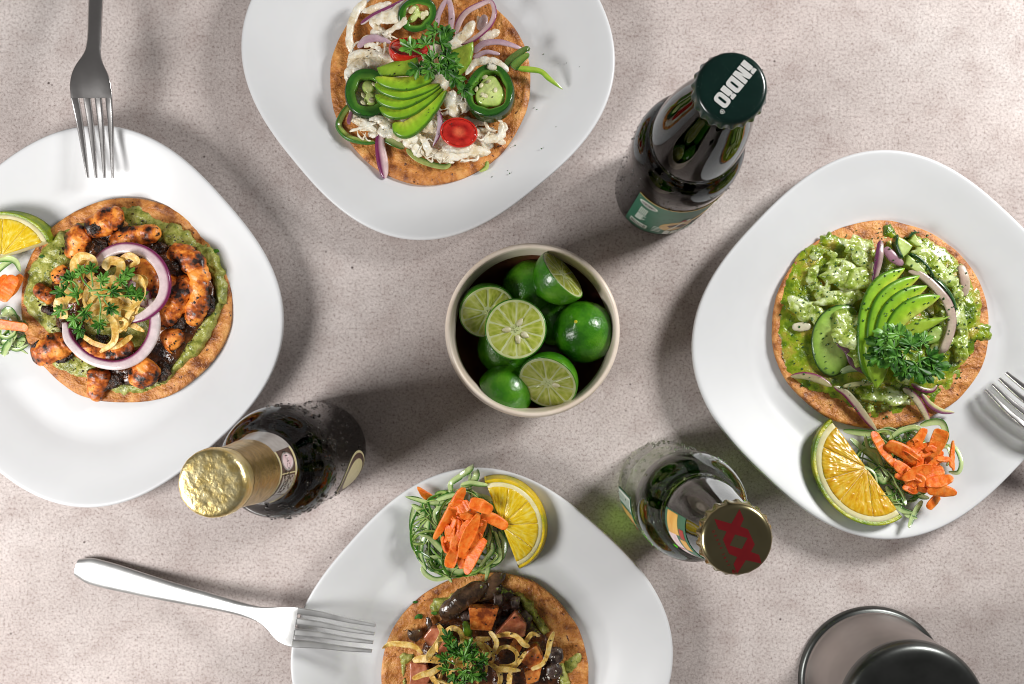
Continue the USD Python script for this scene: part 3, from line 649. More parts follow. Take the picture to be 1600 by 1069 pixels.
def tostada(px, py, rx, ry, z, seed, label):
    c = P(px, py, z); s = (H - z) / F; rx, ry = rx * s, ry * s
    n, m = 100, 260
    a = np.linspace(0, 2 * np.pi, m, endpoint=False)
    wob = 1 + .022 * (fbm(np.c_[np.cos(a) * 2.2, np.sin(a) * 2.2, np.full(m, seed)], 3, seed) - .5) * 2 + .006 * np.sin(3 * a + seed)
    t = np.r_[.004, np.linspace(.015, .965, n - 6), .98, .992, .998, 1.0, .995]
    z_ = np.r_[np.zeros(n - 5), -.0001, -.0004, -.0008, -.0014, -.0019][:len(t)]
    q = np.c_[np.outer(t, rx * wob * np.cos(a)).ravel(), np.outer(t, ry * wob * np.sin(a)).ravel()]
    T = np.repeat(t, m)
    k3 = np.c_[q * 95, np.full(len(q), seed * 3.3)]
    bl = np.abs(fbm(k3, 3, seed) - .5) * 2
    h = (.5 - bl) * .0022 + (fbm(k3 * 4.2, 3, seed + 3) - .5) * .0011 + (fbm(k3 * .22, 2, seed + 5) - .5) * .004
    v = np.c_[c[0] + q[:, 0], c[1] + q[:, 1], z + np.repeat(z_, m) + h * np.clip((1.02 - T) * 14, .25, 1) + .0016 * T ** 6]
    b = v[:m * (n - 1)][::-1].reshape(-1, m, 3)[:, ::-1].reshape(-1, 3).copy(); b[:, 2] -= .0022
    V = np.vstack([v, b[:m * 6]]); rows = len(V) // m
    obj('tostada', (V, grid_faces(rows, m)), 'tostada', None, label, 'tostada')

def spread(name, view, outline, z, h, mat, label, cat, seed=0, edge=.004, step=.0011, rough=1.0, z0=None):
    p = np.array([view(x, y, z)[:2] for x, y in outline])
    q = spline(np.vstack([p[-1:], p, p[:2]]), (len(p) + 2) * 14 + 1)[14:-14]
    poly = Polygon(q).buffer(0)
    if poly.geom_type != 'Polygon': poly = max(poly.geoms, key=lambda g: g.area)
    ring = np.array(poly.exterior.coords)[:-1]
    wob = (fbm(np.c_[ring * 260, np.full(len(ring), seed)], 3, seed) - .5) * .005
    cen = ring.mean(0); ring = ring + (ring - cen) / np.linalg.norm(ring - cen, axis=1, keepdims=True) * wob[:, None]
    poly = Polygon(ring).buffer(0)
    if poly.geom_type != 'Polygon': poly = max(poly.geoms, key=lambda g: g.area)
    x0, y0, x1, y1 = poly.bounds
    g = np.stack(np.meshgrid(np.arange(x0, x1, step), np.arange(y0, y1, step)), -1).reshape(-1, 2)
    g = g + (np.random.default_rng(seed).random(g.shape) - .5) * step * .4
    pts = shapely.points(g); ok = shapely.contains(poly.buffer(-step * .5), pts); g = g[ok]
    L_ = poly.exterior.length; b = np.array([poly.exterior.interpolate(u).coords[0] for u in np.arange(0, L_, step)])
    allp = np.vstack([b, g]); dist = np.r_[np.zeros(len(b)), shapely.distance(poly.exterior, shapely.points(g))]
    from scipy.spatial import Delaunay
    tri = Delaunay(allp).simplices
    tri = tri[shapely.contains(poly, shapely.points(allp[tri].mean(1)))]
    e = np.clip(dist / edge, 0, 1); e = np.sqrt(1 - (1 - e) ** 2)
    k = np.c_[allp * 190, np.full(len(allp), seed * 2.1)]
    zz = z / 1000 + h * e * (1 + rough * ((fbm(k, 4, seed) - .5) * 1.5 + (np.abs(fbm(k * .6, 2, seed + 2) - .5)) * .9))
    v = np.c_[allp, zz]
    a = v[tri]; flip = np.cross(a[:, 1] - a[:, 0], a[:, 2] - a[:, 0])[:, 2] < 0
    tri[flip] = tri[flip][:, ::-1]
    low = np.c_[allp, np.full(len(allp), z / 1000 - .0004)]
    return obj(name, (np.vstack([v, low]), np.vstack([tri, tri[:, ::-1] + len(v)])), mat, None, label, cat)

PURPLE, LILAC, WHITE_ON = (.17, .018, .085), (.56, .37, .40), (.74, .62, .60)
def onion(view, pts, w, z, label, group=None, skin=1, body=LILAC, inner=WHITE_ON, edge=PURPLE, th=.0022, roll=0, curl=0, name='onion_strip', cat='onion', frac=.62, n=46, seed=0, taper=(.3, .3)):
    """A strip of red onion, its purple skin along one edge (skin: 1 right, -1 left of the path, 0 none)."""
    p = view.path(pts, z); wm = np.atleast_1d(w) * view.mm(1, np.mean(z))
    mesh, s, X, Y = ribbon(p, wm, th, roll, n, 14, .7, taper, .1, curl)
    col = lerp(body, inner, (1 - X * (skin or 1)) / 2 + .15 * np.sin(s * 9 + seed))
    if skin: col = np.where((X * skin > frac)[:, None], lerp(edge, edge, X) * 1.0, col)
    return thing1(name, mesh, 'onion', label, cat, group, col)

def strip(view, pts, w, z, mat, label, cat, name, group=None, th=.0014, roll=0, curl=0, n=44, m=12, taper=(.3, .3), tint=None, rough=0, seed=0, power=.6):
    p = view.path(pts, z, view in (VG, V4a, V2a) or (view is V2c and name in ('cucumber_strip', 'carrot_shred'))); wm = np.atleast_1d(w) * view.mm(1, np.mean(z))
    mesh, s, X, Y = ribbon(p, wm, th, roll, n, m, power, taper, .1, curl, rough, seed)
    return thing1(name, mesh, mat, label, cat, group, None if tint is None else tint(s, X, Y))

def lump(view, pts, r, z, mat, label, cat, name, group=None, flat=.7, rough=.0012, freq=220, seed=0, n=44, m=26, rnd=.3, rings=0, roll=0, crease=0):
    p = view.path(pts, z); rm = np.atleast_1d(r) * view.mm(1, np.mean(z))
    return thing1(name, blob(p, rm, n, m, flat, rough, freq, seed, rnd, roll, rings, crease), mat, label, cat, group)

AV_SKIN, AV_GREEN, AV_YEL = (.045, .14, .008), (.27, .45, .022), (.62, .60, .085)
def avo(view, pts, w, z, label, skin=1, th=.0042, roll=0, group='fanned avocado slices', n=50, seed=0, yel=AV_YEL):
    p = view.path(pts, z); wm = np.asarray(w, float) * view.mm(1, np.mean(z))
    mesh, s, X, Y = ribbon(p, wm * (1.28 if view is V5 else 1.1), th, roll, n, 16, .72, (.12, .12), .10)
    t = (X * skin + 1) / 2                                             # 0 at the stone side, 1 at the skin
    col = np.where((t > .93)[:, None], AV_SKIN, np.where((t > .5)[:, None], lerp(AV_GREEN, (.15, .33, .012), (t - .5) / .43), lerp(yel, AV_GREEN, t / .5)))
    col = col * (1 + .10 * np.sin(s * 60 + seed) * (t < .6))[:, None]
    return thing1('avocado_slice', mesh, 'avocado', label, 'avocado', None, col)
def avopad(view, pts, z, label, th=.0035, tilt=None, c0=(.24, .38, .03), c1=(.10, .24, .012), seed=0):
    mesh, T = pad([view(x, y, z) for x, y in pts], z / 1000, th, 5.0, 8, 96, .0006, seed, False, tilt)
    return thing1('avocado_slice', mesh, 'avocado', label, 'avocado', None, lerp(c0, c1, T ** 4))

def jalapeno(center, rx, ry, deg, normal, th, label, seed=0, inner=.62, spokes=3, fill=.34):
    R = basis(normal) @ np.array([[math.cos(math.radians(deg)), -math.sin(math.radians(deg)), 0], [math.sin(math.radians(deg)), math.cos(math.radians(deg)), 0], [0, 0, 1]])
    t = thing('jalapeno_slice', label, 'jalapeno', center)
    n = 110; a = np.linspace(0, 2 * np.pi, n, endpoint=False)
    wo = 1 + .02 * np.sin(3 * a + seed); wi = 1 + .07 * np.sin(3 * a + seed + .6) + .03 * np.sin(7 * a)
    prof = [(1.0, -.5), (1.02, -.2), (1.02, .15), (1.0, .36), (.965, .46), (.93, .49), (.86, .47), (.80, .45), (inner + .03, .42), (inner, .34), (inner - .02, 0), (inner, -.45), (.85, -.52), (1.0, -.5)]
    v, col = [], []
    for k, (r, z) in enumerate(prof):
        w = wo * np.interp(r, [inner, 1], [0, 1]) + wi * np.interp(r, [inner, 1], [1, 0])
        v.append(np.c_[rx * r * w * np.cos(a), ry * r * w * np.sin(a), np.full(n, z * th)])
        c = (.005, .036, .004) if k < 4 else (.010, .060, .006) if k < 5 else (.024, .105, .010) if k < 8 else (.10, .24, .028) if k < 11 else (.06, .2, .02)
        col.append(np.tile(c, (n, 1)))
    obj('ring', xform((np.concatenate(v), grid_faces(len(prof), n)), R, center), 'pepper', t, tint=np.concatenate(col))
    r0 = inner * .97; rr = r0 * (fill + (.96 - fill) * np.abs(np.cos(spokes / 2 * (a - .4 + seed))) ** 1.7)
    mesh, T = pad(np.c_[rx * rr * np.cos(a), ry * rr * np.sin(a)], th * .05, th * .75, 3.0, 8, 110, .0014, seed, False)
    obj('membrane', xform(mesh, R, center), 'pepper', t, tint=lerp((.60, .68, .26), (.36, .50, .10), T ** 2))
    rg = np.random.default_rng(seed + 40); ico = trimesh.creation.icosphere(2)
    for k in range(7):
        an = rg.uniform(0, 6.28); q = rg.uniform(.25, .55)
        e = ico.vertices * [.0019, .0013, .0007] @ basis((rg.normal(0, .4), rg.normal(0, .4), 1), (math.cos(an), math.sin(an), 0)).T + [rx * q * math.cos(an), ry * q * math.sin(an), th * .44]
        obj('seed', xform((e, ico.faces), R, center), 'pepper_seed', t)

def tomato(center, ax, ay, deg, normal, label, depth=.011, seed=0):
    R = basis(normal) @ np.array([[math.cos(math.radians(deg)), -math.sin(math.radians(deg)), 0], [math.sin(math.radians(deg)), math.cos(math.radians(deg)), 0], [0, 0, 1]])
    t = thing('tomato_half', label, 'tomato', center)
    ph = np.linspace(0, np.pi / 2, 18)
    n = 72; a = np.linspace(0, 2 * np.pi, n, endpoint=False)
    rows = [(math.sin(p) + 1e-4, -math.cos(p) * depth) for p in ph] + [(.985, .0004), (.955, .0006), (.90, .0003)]
    v = np.concatenate([np.c_[ax * r * np.cos(a), ay * r * np.sin(a), np.full(n, z)] for r, z in rows])
    obj('skin', xform((v, grid_faces(len(rows), n)), R, center), 'tomato_skin', t)
    mesh, T = pad(np.c_[ax * .92 * np.cos(a), ay * .92 * np.sin(a)], -.0004, .0024, 5.0, 10, 96, .0014, seed, False)
    mesh[0][:, 2] -= .0012 * np.exp(-((mesh[0][:, 0] / ax - .35) ** 2 + (mesh[0][:, 1] / ay + .1) ** 2) / .05)
    an = np.arctan2(mesh[0][:, 1], mesh[0][:, 0])
    gel = np.clip(1 - np.abs(T - .55) / .24, 0, 1) * (.45 + .55 * np.cos(2 * an + seed) ** 2)
    col = lerp(lerp((.62, .11, .05), (.50, .022, .014), (T - .1) / .35), (.27, .006, .006), gel)
    obj('flesh', xform(mesh, R, center), 'tomato_cut', t, tint=col)

def leaf(base, ang, size, tilt, seed, lobes=5, depth=.62, narrow=1.0, curl=.25):
    """One lobed leaflet lying out from its base in the direction ang (degrees), a little cupped."""
    rg = np.random.default_rng(seed); n = 58
    a = np.linspace(-1.25, 1.25, n)
    w = np.abs(np.cos(a * lobes * .84)) ** .7
    r = size * (1 - depth + depth * w) * np.cos(a * .72) ** .8 * (1 + .06 * np.cos(a * lobes * 5.5)) * (1 + rg.normal(0, .02, n))
    x, y = r * np.cos(a), r * np.sin(a) * narrow
    rows, V = 5, []
    for k in range(rows + 1):
        t = k / rows
        V.append(np.c_[x * t, y * t, curl * size * (.35 * (y * t / size) ** 2 * 2 - .5 * (x * t / size) ** 2 * rg.uniform(.4, 1.2)) + .0006 * np.cos(a * lobes * 2.36) * t])
    V = np.concatenate(V); f = grid_faces(rows + 1, n, False)
    top = V + [0, 0, .00022]; bot = V - [0, 0, .00012]
    V = np.vstack([top, bot]); f = np.vstack([f[:, ::-1], f + len(top)])
    c, s_ = math.cos(math.radians(ang)), math.sin(math.radians(ang))
    ct, st = math.cos(math.radians(tilt)), math.sin(math.radians(tilt))
    V = V @ np.array([[ct, 0, st], [0, 1, 0], [-st, 0, ct]]).T if tilt else V
    V = V @ np.array([[c, -s_, 0], [s_, c, 0], [0, 0, 1]]).T
    return V + base, f

def sprig(label, view, root, z, leaves, seed, size=.010, mat='parsley', lobes=5, depth=.62, cat='parsley', name='parsley_sprig', narrow=1.0, stem=.0005, extra=0, spread_=40):
    """root and leaves (x, y, height in mm) in the view; every leaf grows on a thin stem from the root; three leaflets each."""
    rg = np.random.default_rng(seed)
    r0 = view(*root, z)
    t = thing(name, label, cat, r0)
    for i in range(extra):
        an, q = rg.uniform(0, 6.28), spread_ * rg.uniform(.35, 1)
        leaves = leaves + [(root[0] + q * math.cos(an), root[1] + q * math.sin(an), z + rg.uniform(-2, 4))]
    for k, l in enumerate(leaves):
        p = view(l[0], l[1], l[2]); d = p - r0; an = math.degrees(math.atan2(d[1], d[0])) + (l[3] if len(l) > 3 else rg.normal(0, 14))
        rs = r0 + (p - r0) * rg.choice([0, .3, .5, .62]) + [rg.normal(0, .0022), rg.normal(0, .0022), 0]
        mid = (rs + p) / 2 + [rg.normal(0, .0012), rg.normal(0, .0012), .0014]
        st = obj('stem', blob([rs, mid, p], [stem * 1.25, stem, stem * .8], 16, 7, rnd=.04), 'parsley_light', t)
        mm = mat if rg.random() < .72 else 'parsley_light'
        for dv, sc in ((0, 1.0), (58, .74), (-58, .74)):
            q = p - (p - r0) / max(np.linalg.norm(d), 1e-6) * (0 if dv == 0 else .0012)
            obj('leaf', leaf(q, an + dv + rg.normal(0, 8), size * sc * rg.uniform(.8, 1.15), rg.uniform(-22, 30), seed * 97 + k * 7 + dv, lobes, depth, narrow), mm, st)
    return t

def polar(v, scale, sacs): # polar coordinates for the juice sacs
    a = np.arctan2(v[:, 1], v[:, 0]); r = np.linalg.norm(v[:, :2], axis=1)
    return np.c_[a * sacs, r / scale * 3.6, v[:, 2] * 40]

def wedge(a0, a1, r0, r1, gap, n=26, rnd=.0009):
    """Outline of one citrus segment between two angles, its corners rounded."""
    a = np.linspace(a0, a1, n)
    p = Polygon(np.vstack([np.c_[r1 * np.cos(a), r1 * np.sin(a)], np.c_[r0 * np.cos(a[::-1]), r0 * np.sin(a[::-1])]])).buffer(-gap)
    p = p.buffer(-rnd).buffer(rnd) if p.buffer(-rnd).area > 0 else p
    if p.geom_type != 'Polygon': p = max(p.geoms, key=lambda g: g.area)
    return np.array(p.exterior.coords)[:-1]

def lime_half(label, pos, normal, hint, R=.0188, seed=0):
    """A half lime: face up in its own axes, then turned so that its face looks along normal."""
    t = thing('lime_half', label, 'lime', (0, 0, 0), None)
    B = basis(normal, hint)
    W = lambda m: xform(m, B, pos)
    ORIGIN[str(t.GetPath())] = np.array(pos, float); UsdGeom.Xformable(t).GetOrderedXformOps()[0].Set(Gf.Vec3d(*map(float, pos)))
    ph = np.linspace(0, np.pi / 2, 30)
    prof = [(R * math.sin(p) + 1e-5, -R * 1.08 * math.cos(p) - .0028 * math.exp(-(p / .16) ** 2)) for p in ph] + [(R * .995, .0002), (R * .98, .0004), (R * .958, .0003)]
    v, f = lathe(prof, 80); v[:, 2] += (fbm(v * 130, 2, seed) - .5) * .0005 * (v[:, 2] < -.003)
    obj('peel', W((v, f)), 'lime_peel', t)
    obj('pith', W(lathe([(R * .965, .0001), (R * .955, .00045), (R * .93, .0005), (R * .90, .00045), (R * .5, .0004), (1e-5, .0004)], 80)), 'lime_pith', t)
    rg = np.random.default_rng(seed); n = 10
    cuts = np.arange(n) / n * 2 * np.pi + rg.normal(0, .05, n)
    for k in range(n):
        a0, a1 = cuts[k], cuts[(k + 1) % n] + (2 * np.pi if k == n - 1 else 0)
        mesh, T = pad(wedge(a0, a1, R * .10, R * .925, .00022), -.0001, .0016, 6.0, 6, 70, .0004, k + seed, False)
        obj('segment', W(mesh), 'lime_flesh', t, tint=polar(mesh[0], R, 5.5) + [k * 3.1, 0, 0])
    a = np.linspace(0, 2 * np.pi, 60, endpoint=False); rr = R * (.075 + .045 * np.cos(5 * a))
    mesh, T = pad(np.c_[rr * np.cos(a), rr * np.sin(a)], .0006, .0012, 3, 4, 60, .0003, seed, False)
    obj('core', W(mesh), 'lime_pith', t)
    return t, B

def lime_seeds(t, B, pos, spots, R=.0188):
    ico = trimesh.creation.icosphere(2)
    for r, a in spots:
        a = math.radians(a)
        e = ico.vertices * [.0028, .0017, .0011]
        e[:, 1] *= 1 - .3 * e[:, 0] / .0028
        ro = np.array([[math.cos(a), -math.sin(a), 0], [math.sin(a), math.cos(a), 0], [0, 0, 1]])
        obj('seed', xform((e @ ro.T + [R * r * math.cos(a), R * r * math.sin(a), .0008], ico.faces), B, pos), 'pepper_seed', t)

def orange(label, view, ends, z, arc, peel, flesh_mat, th=.010, seed=0, tilt=(0, 0), segs=5, flare=.003):
    """A half-round slice: ends are the two ends of its straight cut, arc (+1 or -1) the side its rind lies on."""
    a, b = view(*ends[0], z)[:2], view(*ends[1], z)[:2]
    c = (a + b) / 2; R = np.linalg.norm(b - a) / 2; d = (b - a) / (2 * R); nrm = np.array([-d[1], d[0]]) * arc
    M3 = np.eye(3); M3[:2, 0], M3[:2, 1] = d, nrm
    pts3 = np.array([[*a], [*b], [*(c + nrm * R * .85)]]); pz = np.array([plate_z(*q) for q in pts3])
    sol = np.linalg.solve(np.c_[pts3 - c, np.ones(3)], pz); tilt = (sol[0] * .9, sol[1] * .9)
    pos = np.array([*(c * (H - sol[2] - th) / (H - z / 1000)), sol[2] + th + .0016])
    if arc < 0: flipx = np.diag([-1.0, 1, 1]); M3 = M3 @ flipx
    tx = np.array([[1, 0, 0], [0, 1, 0], [tilt[0], tilt[1], 1]]) 
    W = lambda m: xform(m, tx @ M3, pos)
    t = thing('orange_slice', label, 'orange', (*c, z / 1000 - th))
    n = 70; ang = np.linspace(0, np.pi, n)
    fl = lambda zz: R + flare * (1 - math.cos(min(1, -zz / th) * 1.5))
    sec = [(R * .93, -.0003), (R * .972, 0), (R * .992, -.0002), (R, -.0009), (fl(-.004), -.004), (fl(-.007), -.007), (fl(-th), -th), (R * .9, -th), (R * .90, -.0012)]
    sq = .88
    v = np.concatenate([np.c_[r * np.cos(ang), r * sq * np.sin(ang), np.full(n, zz)] for r, zz in sec])
    v, f = caps(*[v, grid_faces(len(sec), n, False)], len(sec), n)
    f = grid_faces(len(sec), n, False)
    k = len(sec); end1 = np.array([[0, (i + 1) * n, i * n] for i in range(1, k - 1)]); end2 = np.array([[n - 1, i * n + n - 1, (i + 1) * n + n - 1] for i in range(1, k - 1)])
    obj('rind', W((v[:k * n], np.vstack([f, end1, end2]))), peel, t)
    halfdisc = np.vstack([np.c_[R * .962 * np.cos(ang), R * .962 * sq * np.sin(ang)]])
    mesh, T = pad(halfdisc, -th / 2 + .0006, th - .0004, 26, 8, 150, 0, seed, False)
    obj('pith', W(mesh), 'orange_pith', t)
    rg = np.random.default_rng(seed); cuts = np.r_[0, (np.arange(1, segs) / segs + rg.normal(0, .02, segs - 1)) * np.pi, np.pi]
    for i in range(segs):
        g = wedge(cuts[i], cuts[i + 1], R * .035, R * .838, .00002, rnd=.0004)
        g[:, 1] = g[:, 1] * sq + R * .002
        mesh, T = pad(g, 0, .0022, 7, 8, 110, .0009, i + seed, False)
        mesh[0][:, 2] += .0002
        obj('segment', W(mesh), flesh_mat, t, tint=polar(mesh[0], R, 13) * [1, 1.7, 1] + [i * 2.3, 0, 0])
    return t

def crumbs(name, view, outline, count, size, mat, label, cat, seed, lift=.0002, flat=.4, maxh=.06):
    """Specks too many to count, each lying on whatever is below it: one object."""
    rg = np.random.default_rng(seed); poly = Polygon([view(x, y, 12)[:2] for x, y in outline]); x0, y0, x1, y1 = poly.bounds; ms = []; ico = trimesh.creation.icosphere(1)
    while len(ms) < count:
        x, y = rg.uniform(x0, x1), rg.uniform(y0, y1)
        if not poly.contains(Point(x, y)): continue
        if height(x, y) > maxh: count -= .2; continue
        k = size * rg.uniform(.5, 1.3); R = basis((rg.normal(0, .35), rg.normal(0, .35), 1), (rg.normal(), rg.normal(), 0))
        e = ico.vertices * [k, k * rg.uniform(.4, .9), k * flat] * (1 + rg.normal(0, .16, (len(ico.vertices), 1)))
        ms.append((e @ R.T + [x, y, height(x, y) + lift], ico.faces))
    obj(name, join(*ms), mat, None, label, cat, kind='stuff')

# ---------------------------------------------------------------- limes in the bowl
def at(x, y, z): return VL(x, y, z)
L1 = at(468, 533, 56); t, B = lime_half('cut lime half lying face up on top of the bowl heap, with seeds', L1, (.02, .03, 1), (.3, 1, 0), seed=1)
lime_seeds(t, B, L1, [(.27, 75), (.30, 200), (.34, 300), (.36, 345)])
L2 = at(722, 240, 54); lime_half('lime half at the top right of the bowl, rind glossy and cut side in shade', L2 + [0, 0, 0], (.72, .58, .40), (1, 0, 0), R=.0178, seed=2)
L3 = at(318, 440, 43); t, B = lime_half('cut lime half at left of the bowl, half hidden under the topmost half', L3, (.22, -.50, .84), (1, 0, 0), R=.0180, seed=3)
L4 = at(640, 822, 50); t, B = lime_half('cut lime half nearest the bottom of the bowl with its face tipped down', L4, (-.30, -.55, .78), (1, .2, 0), R=.0188, seed=4)
lime_seeds(t, B, L4, [(.3, 80)])
L5 = at(405, 880, 33); lime_half('lime half at bottom left of the bowl, rind up and cut side hidden', L5, (-.46, -.66, -.38), (1, 0, 0), R=.0180, seed=5)
def lime(label, pos, axis, R=.0185, seed=0):
    n = 40; ph = np.linspace(0, np.pi, n)
    prof = [(R * math.sin(p) + 1e-5, -R * 1.1 * math.cos(p) - .0030 * math.exp(-(p / .17) ** 2) + .0012 * math.exp(-((np.pi - p) / .12) ** 2)) for p in ph]
    v, f = lathe(prof, 80); v += (fbm(v * 120, 2, seed) - .5)[:, None] * v / R * .0012
    t = thing('lime', label, 'lime', pos)
    obj('peel', xform((v, f), basis(axis), pos), 'lime_peel', t)
    ico = trimesh.creation.icosphere(2)
    obj('stem_end', xform((ico.vertices * [.0011, .0011, .0004] + [0, 0, R * 1.1 + .0010], ico.faces), basis(axis), pos), 'orange_peel_green', t)
lime('whole glossy lime at right of the bowl with its stem scar showing', at(838, 548, 38), (-.25, .20, .8), .0195, 11)
lime('whole lime deep in the bowl below the top right half', at(545, 325, 24), (.3, .6, .4), .0185, 12)
lime('whole lime deep in the bowl under the face-up half', at(420, 640, 23), (-.3, .2, .5), .0185, 13)
lime('whole lime in the shaded middle of the bowl between the halves', at(672, 470, 20), (.2, -.4, .6), .0175, 14)
# ================================================================ top plate: pale shreds, jalapeno, tomato, avocado
tostada(670.5, 130, 157, 157, .0080, 1, 'crisp tostada under pale shreds, jalapeno rings and red tomato halves')
PF = 'creamy pale shreds on the top tostada'
spread('pale_fish_bed', V1, [(165, 350), (190, 250), (300, 230), (440, 180), (620, 210), (700, 300), (600, 420), (600, 520), (760, 560), (830, 570), (800, 670), (640, 700), (520, 690), (420, 640), (250, 575), (190, 520)], 8.5, .0042, 'pale_fish', 'bed of pale shredded fish spread over the top tostada', 'fish', 77, .006, rough=1.3)
def fish(view, pts, r, z, label, seed, flat=.55, rough=.0022): return lump(view, pts, np.asarray(r) * 1.12, z, 'pale_fish', label, 'fish', 'pale_shred', None, flat, rough, 250, seed, rnd=.18, crease=.0008)
# creamy underlayer pieces
fish(V1a, [(520, 0), (440, 80), (360, 230), (325, 400), (335, 520), (380, 600)], [38, 46, 46, 42, 40, 20], [13, 14, 15, 15, 14, 12], 'long creamy strip curving down the left edge of the top tostada', 1, .6, .0006)
fish(V1a, [(310, 690), (400, 610), (560, 590), (700, 610), (820, 660)], [50, 46, 42, 40, 30], [13, 15, 16, 16, 14], 'creamy strip arching above the left jalapeno ring', 2, .6, .0007)
fish(V1a, [(290, 880), (340, 800), (430, 720), (540, 680)], [50, 64, 70, 60], 13, 'broad pale piece left of the left jalapeno ring', 3, .4, .0008)
fish(V1a, [(1010, -20), (930, 90), (800, 190), (660, 220), (610, 260), (690, 340)], [40, 66, 74, 60, 44, 24], [19, 21, 22, 21, 20, 17], 'curled cream piece beside the topmost jalapeno ring', 4, .5)
fish(V1a, [(720, 375), (800, 335), (920, 250), (950, 170)], [26, 36, 40, 26], [20, 22, 23, 22], 'ruffled white piece touching the topmost jalapeno ring', 5, .55, .001)
fish(V1a, [(560, 380), (680, 360), (790, 430)], [40, 60, 34], 15, 'small pale piece above the lilac onion on the left side', 6)
fish(V1a, [(490, 530), (570, 500), (640, 540), (690, 585)], [24, 36, 36, 20], 17, 'small folded pale piece left of the upper tomato half', 7)
fish(V1a, [(460, 140), (640, 90), (800, 30)], [36, 46, 40], 14, 'pale piece under the slanting purple onion strip', 75)
for k, (pts, r, z, lb) in enumerate([
        ([(330, 440), (420, 420), (520, 480)], [38, 52, 40], 16, 'pale shred at the left end of the row below the left jalapeno ring'),
        ([(390, 500), (480, 480), (560, 540)], [40, 46, 34], 17, 'plump pale shred next to the green loop at lower left'),
        ([(480, 430), (560, 410), (640, 470), (690, 500)], [34, 44, 44, 30], 19, 'pale shred tucked under the lowest avocado slice'),
        ([(560, 530), (640, 540), (740, 570), (820, 620)], [36, 46, 46, 30], 17, 'pale shred running right from the purple onion wedge'),
        ([(480, 590), (530, 560), (590, 560)], [30, 40, 26], 15, 'small pale shred above the purple onion wedge'),
        ([(840, 690), (890, 620), (950, 650)], [36, 56, 40], 18, 'pale chunk under the tip of the lowest avocado slice'),
        ([(900, 700), (960, 730), (1010, 780)], [40, 48, 26], 15, 'pale shred lying over the lower green strip'),
        ([(940, 560), (1010, 620), (1060, 720), (1050, 790)], [26, 30, 34, 18], 17, 'thin pale strand hanging down beside the thin onion'),
        ([(1000, 540), (1080, 480), (1140, 540)], [30, 52, 30], 18, 'pale chunk between the avocado and the thin onion')]):
    fish(V1c, pts, r, z, lb, 10 + k)
for k, (pts, r, z, lb) in enumerate([
        ([(300, 130), (280, 230), (300, 330), (260, 380)], [40, 56, 56, 30], 17, 'pale shred under the parsley at right of the avocado'),
        ([(330, 180), (390, 270), (440, 350)], [44, 50, 40], 16, 'pale shred touching the left of the big jalapeno slice'),
        ([(400, 410), (520, 440), (640, 460)], [34, 36, 24], 15, 'pale shred below the big jalapeno slice'),
        ([(570, 590), (680, 610), (760, 580), (790, 500), (770, 450)], [34, 38, 36, 34, 22], 16, 'looped pale shred right of the lower tomato half'),
        ([(640, 540), (720, 600), (820, 660)], [30, 34, 18], 14, 'pale strand reaching the right rim of the top tostada'),
        ([(120, 760), (250, 780), (400, 740), (520, 730), (680, 745)], [44, 60, 66, 60, 30], 16, 'long ragged pale shred below the lower tomato half'),
        ([(190, 720), (330, 700), (520, 690)], [40, 54, 40], 18, 'pale shred right under the lower tomato half'),
        ([(0, 590), (60, 700), (150, 750)], [40, 40, 40], 15, 'pale shred between the thin onion and the lowest long shred')]):
    fish(V1d, pts, r, z, lb, 30 + k)
for k, (pts, r, z, lb) in enumerate([
        ([(210, 440), (300, 400), (400, 320), (480, 190)], [40, 54, 50, 40], 19, 'pale shred running up the inside of the big onion loop'),
        ([(530, 390), (620, 330), (720, 290)], [36, 46, 26], 17, 'pale stub poking out right of the big onion loop'),
        ([(400, 700), (480, 590), (620, 565), (730, 610), (800, 665)], [30, 36, 36, 36, 24], 20, 'cream strip arched over the top of the big jalapeno slice'),
        ([(600, 610), (690, 640)], [30, 24], 21, 'white tip under the cream strip by the big jalapeno slice'),
        ([(500, 200), (560, 200)], [52, 40], 15, 'pale pink wide piece inside the big onion loop')]):
    fish(V1b, pts, r, z, lb, 50 + k, .6, .0008)
# onions
onion(V1a, [(455, 270), (600, 170), (760, 95), (960, 0)], 50, [18, 20, 20, 18], 'slanting onion strip with dark purple skin at the top left of the top tostada', skin=-1, frac=-.35, edge=(.16, .03, .10))
onion(V1a, [(420, 530), (510, 450), (630, 425), (790, 475)], [60, 86, 80, 50], [16, 17, 18, 16], 'lilac onion strip left of the upper tomato half', skin=0, body=(.36, .22, .29), inner=(.50, .36, .42))
onion(V1b, [(315, 340), (330, 230), (400, 120), (520, 50), (630, 15), (668, 110), (635, 220), (560, 300), (460, 375), (360, 415)], [50, 62, 56, 52, 40, 46, 48, 46, 44, 20], [16, 19, 21, 22, 23, 24, 24, 23, 22, 20], 'big looped onion strip at the top right of the top tostada', skin=-1, frac=.70, body=(.42, .27, .31), inner=(.62, .43, .43), n=90)
onion(V1b, [(140, 240), (150, 130), (235, 0), (270, 120), (265, 250), (250, 360)], [44, 56, 44, 58, 54, 30], [16, 18, 20, 20, 18, 16], 'arched onion strip standing above the parsley', skin=0, body=(.40, .26, .31), inner=(.50, .36, .40), n=70)
onion(V1b, [(470, 490), (560, 410), (690, 390), (800, 410), (940, 460)], [66, 60, 54, 48, 24], [18, 20, 20, 19, 16], 'onion strip pointing right above the cream strip', skin=-1, frac=.72, body=(.38, .24, .32), inner=(.52, .36, .42))
onion(V1b, [(470, 540), (590, 485), (720, 505)], [46, 42, 30], [18, 19, 18], 'short lilac onion strip between the right-pointing strip and the cream strip', skin=0, body=(.45, .30, .38), inner=(.55, .4, .46))
onion(V1b, [(520, 280), (560, 210), (580, 140)], [60, 90, 50], [17, 18, 17], 'pale lilac onion piece inside the big loop', skin=0, body=(.50, .38, .40), inner=(.60, .47, .47))
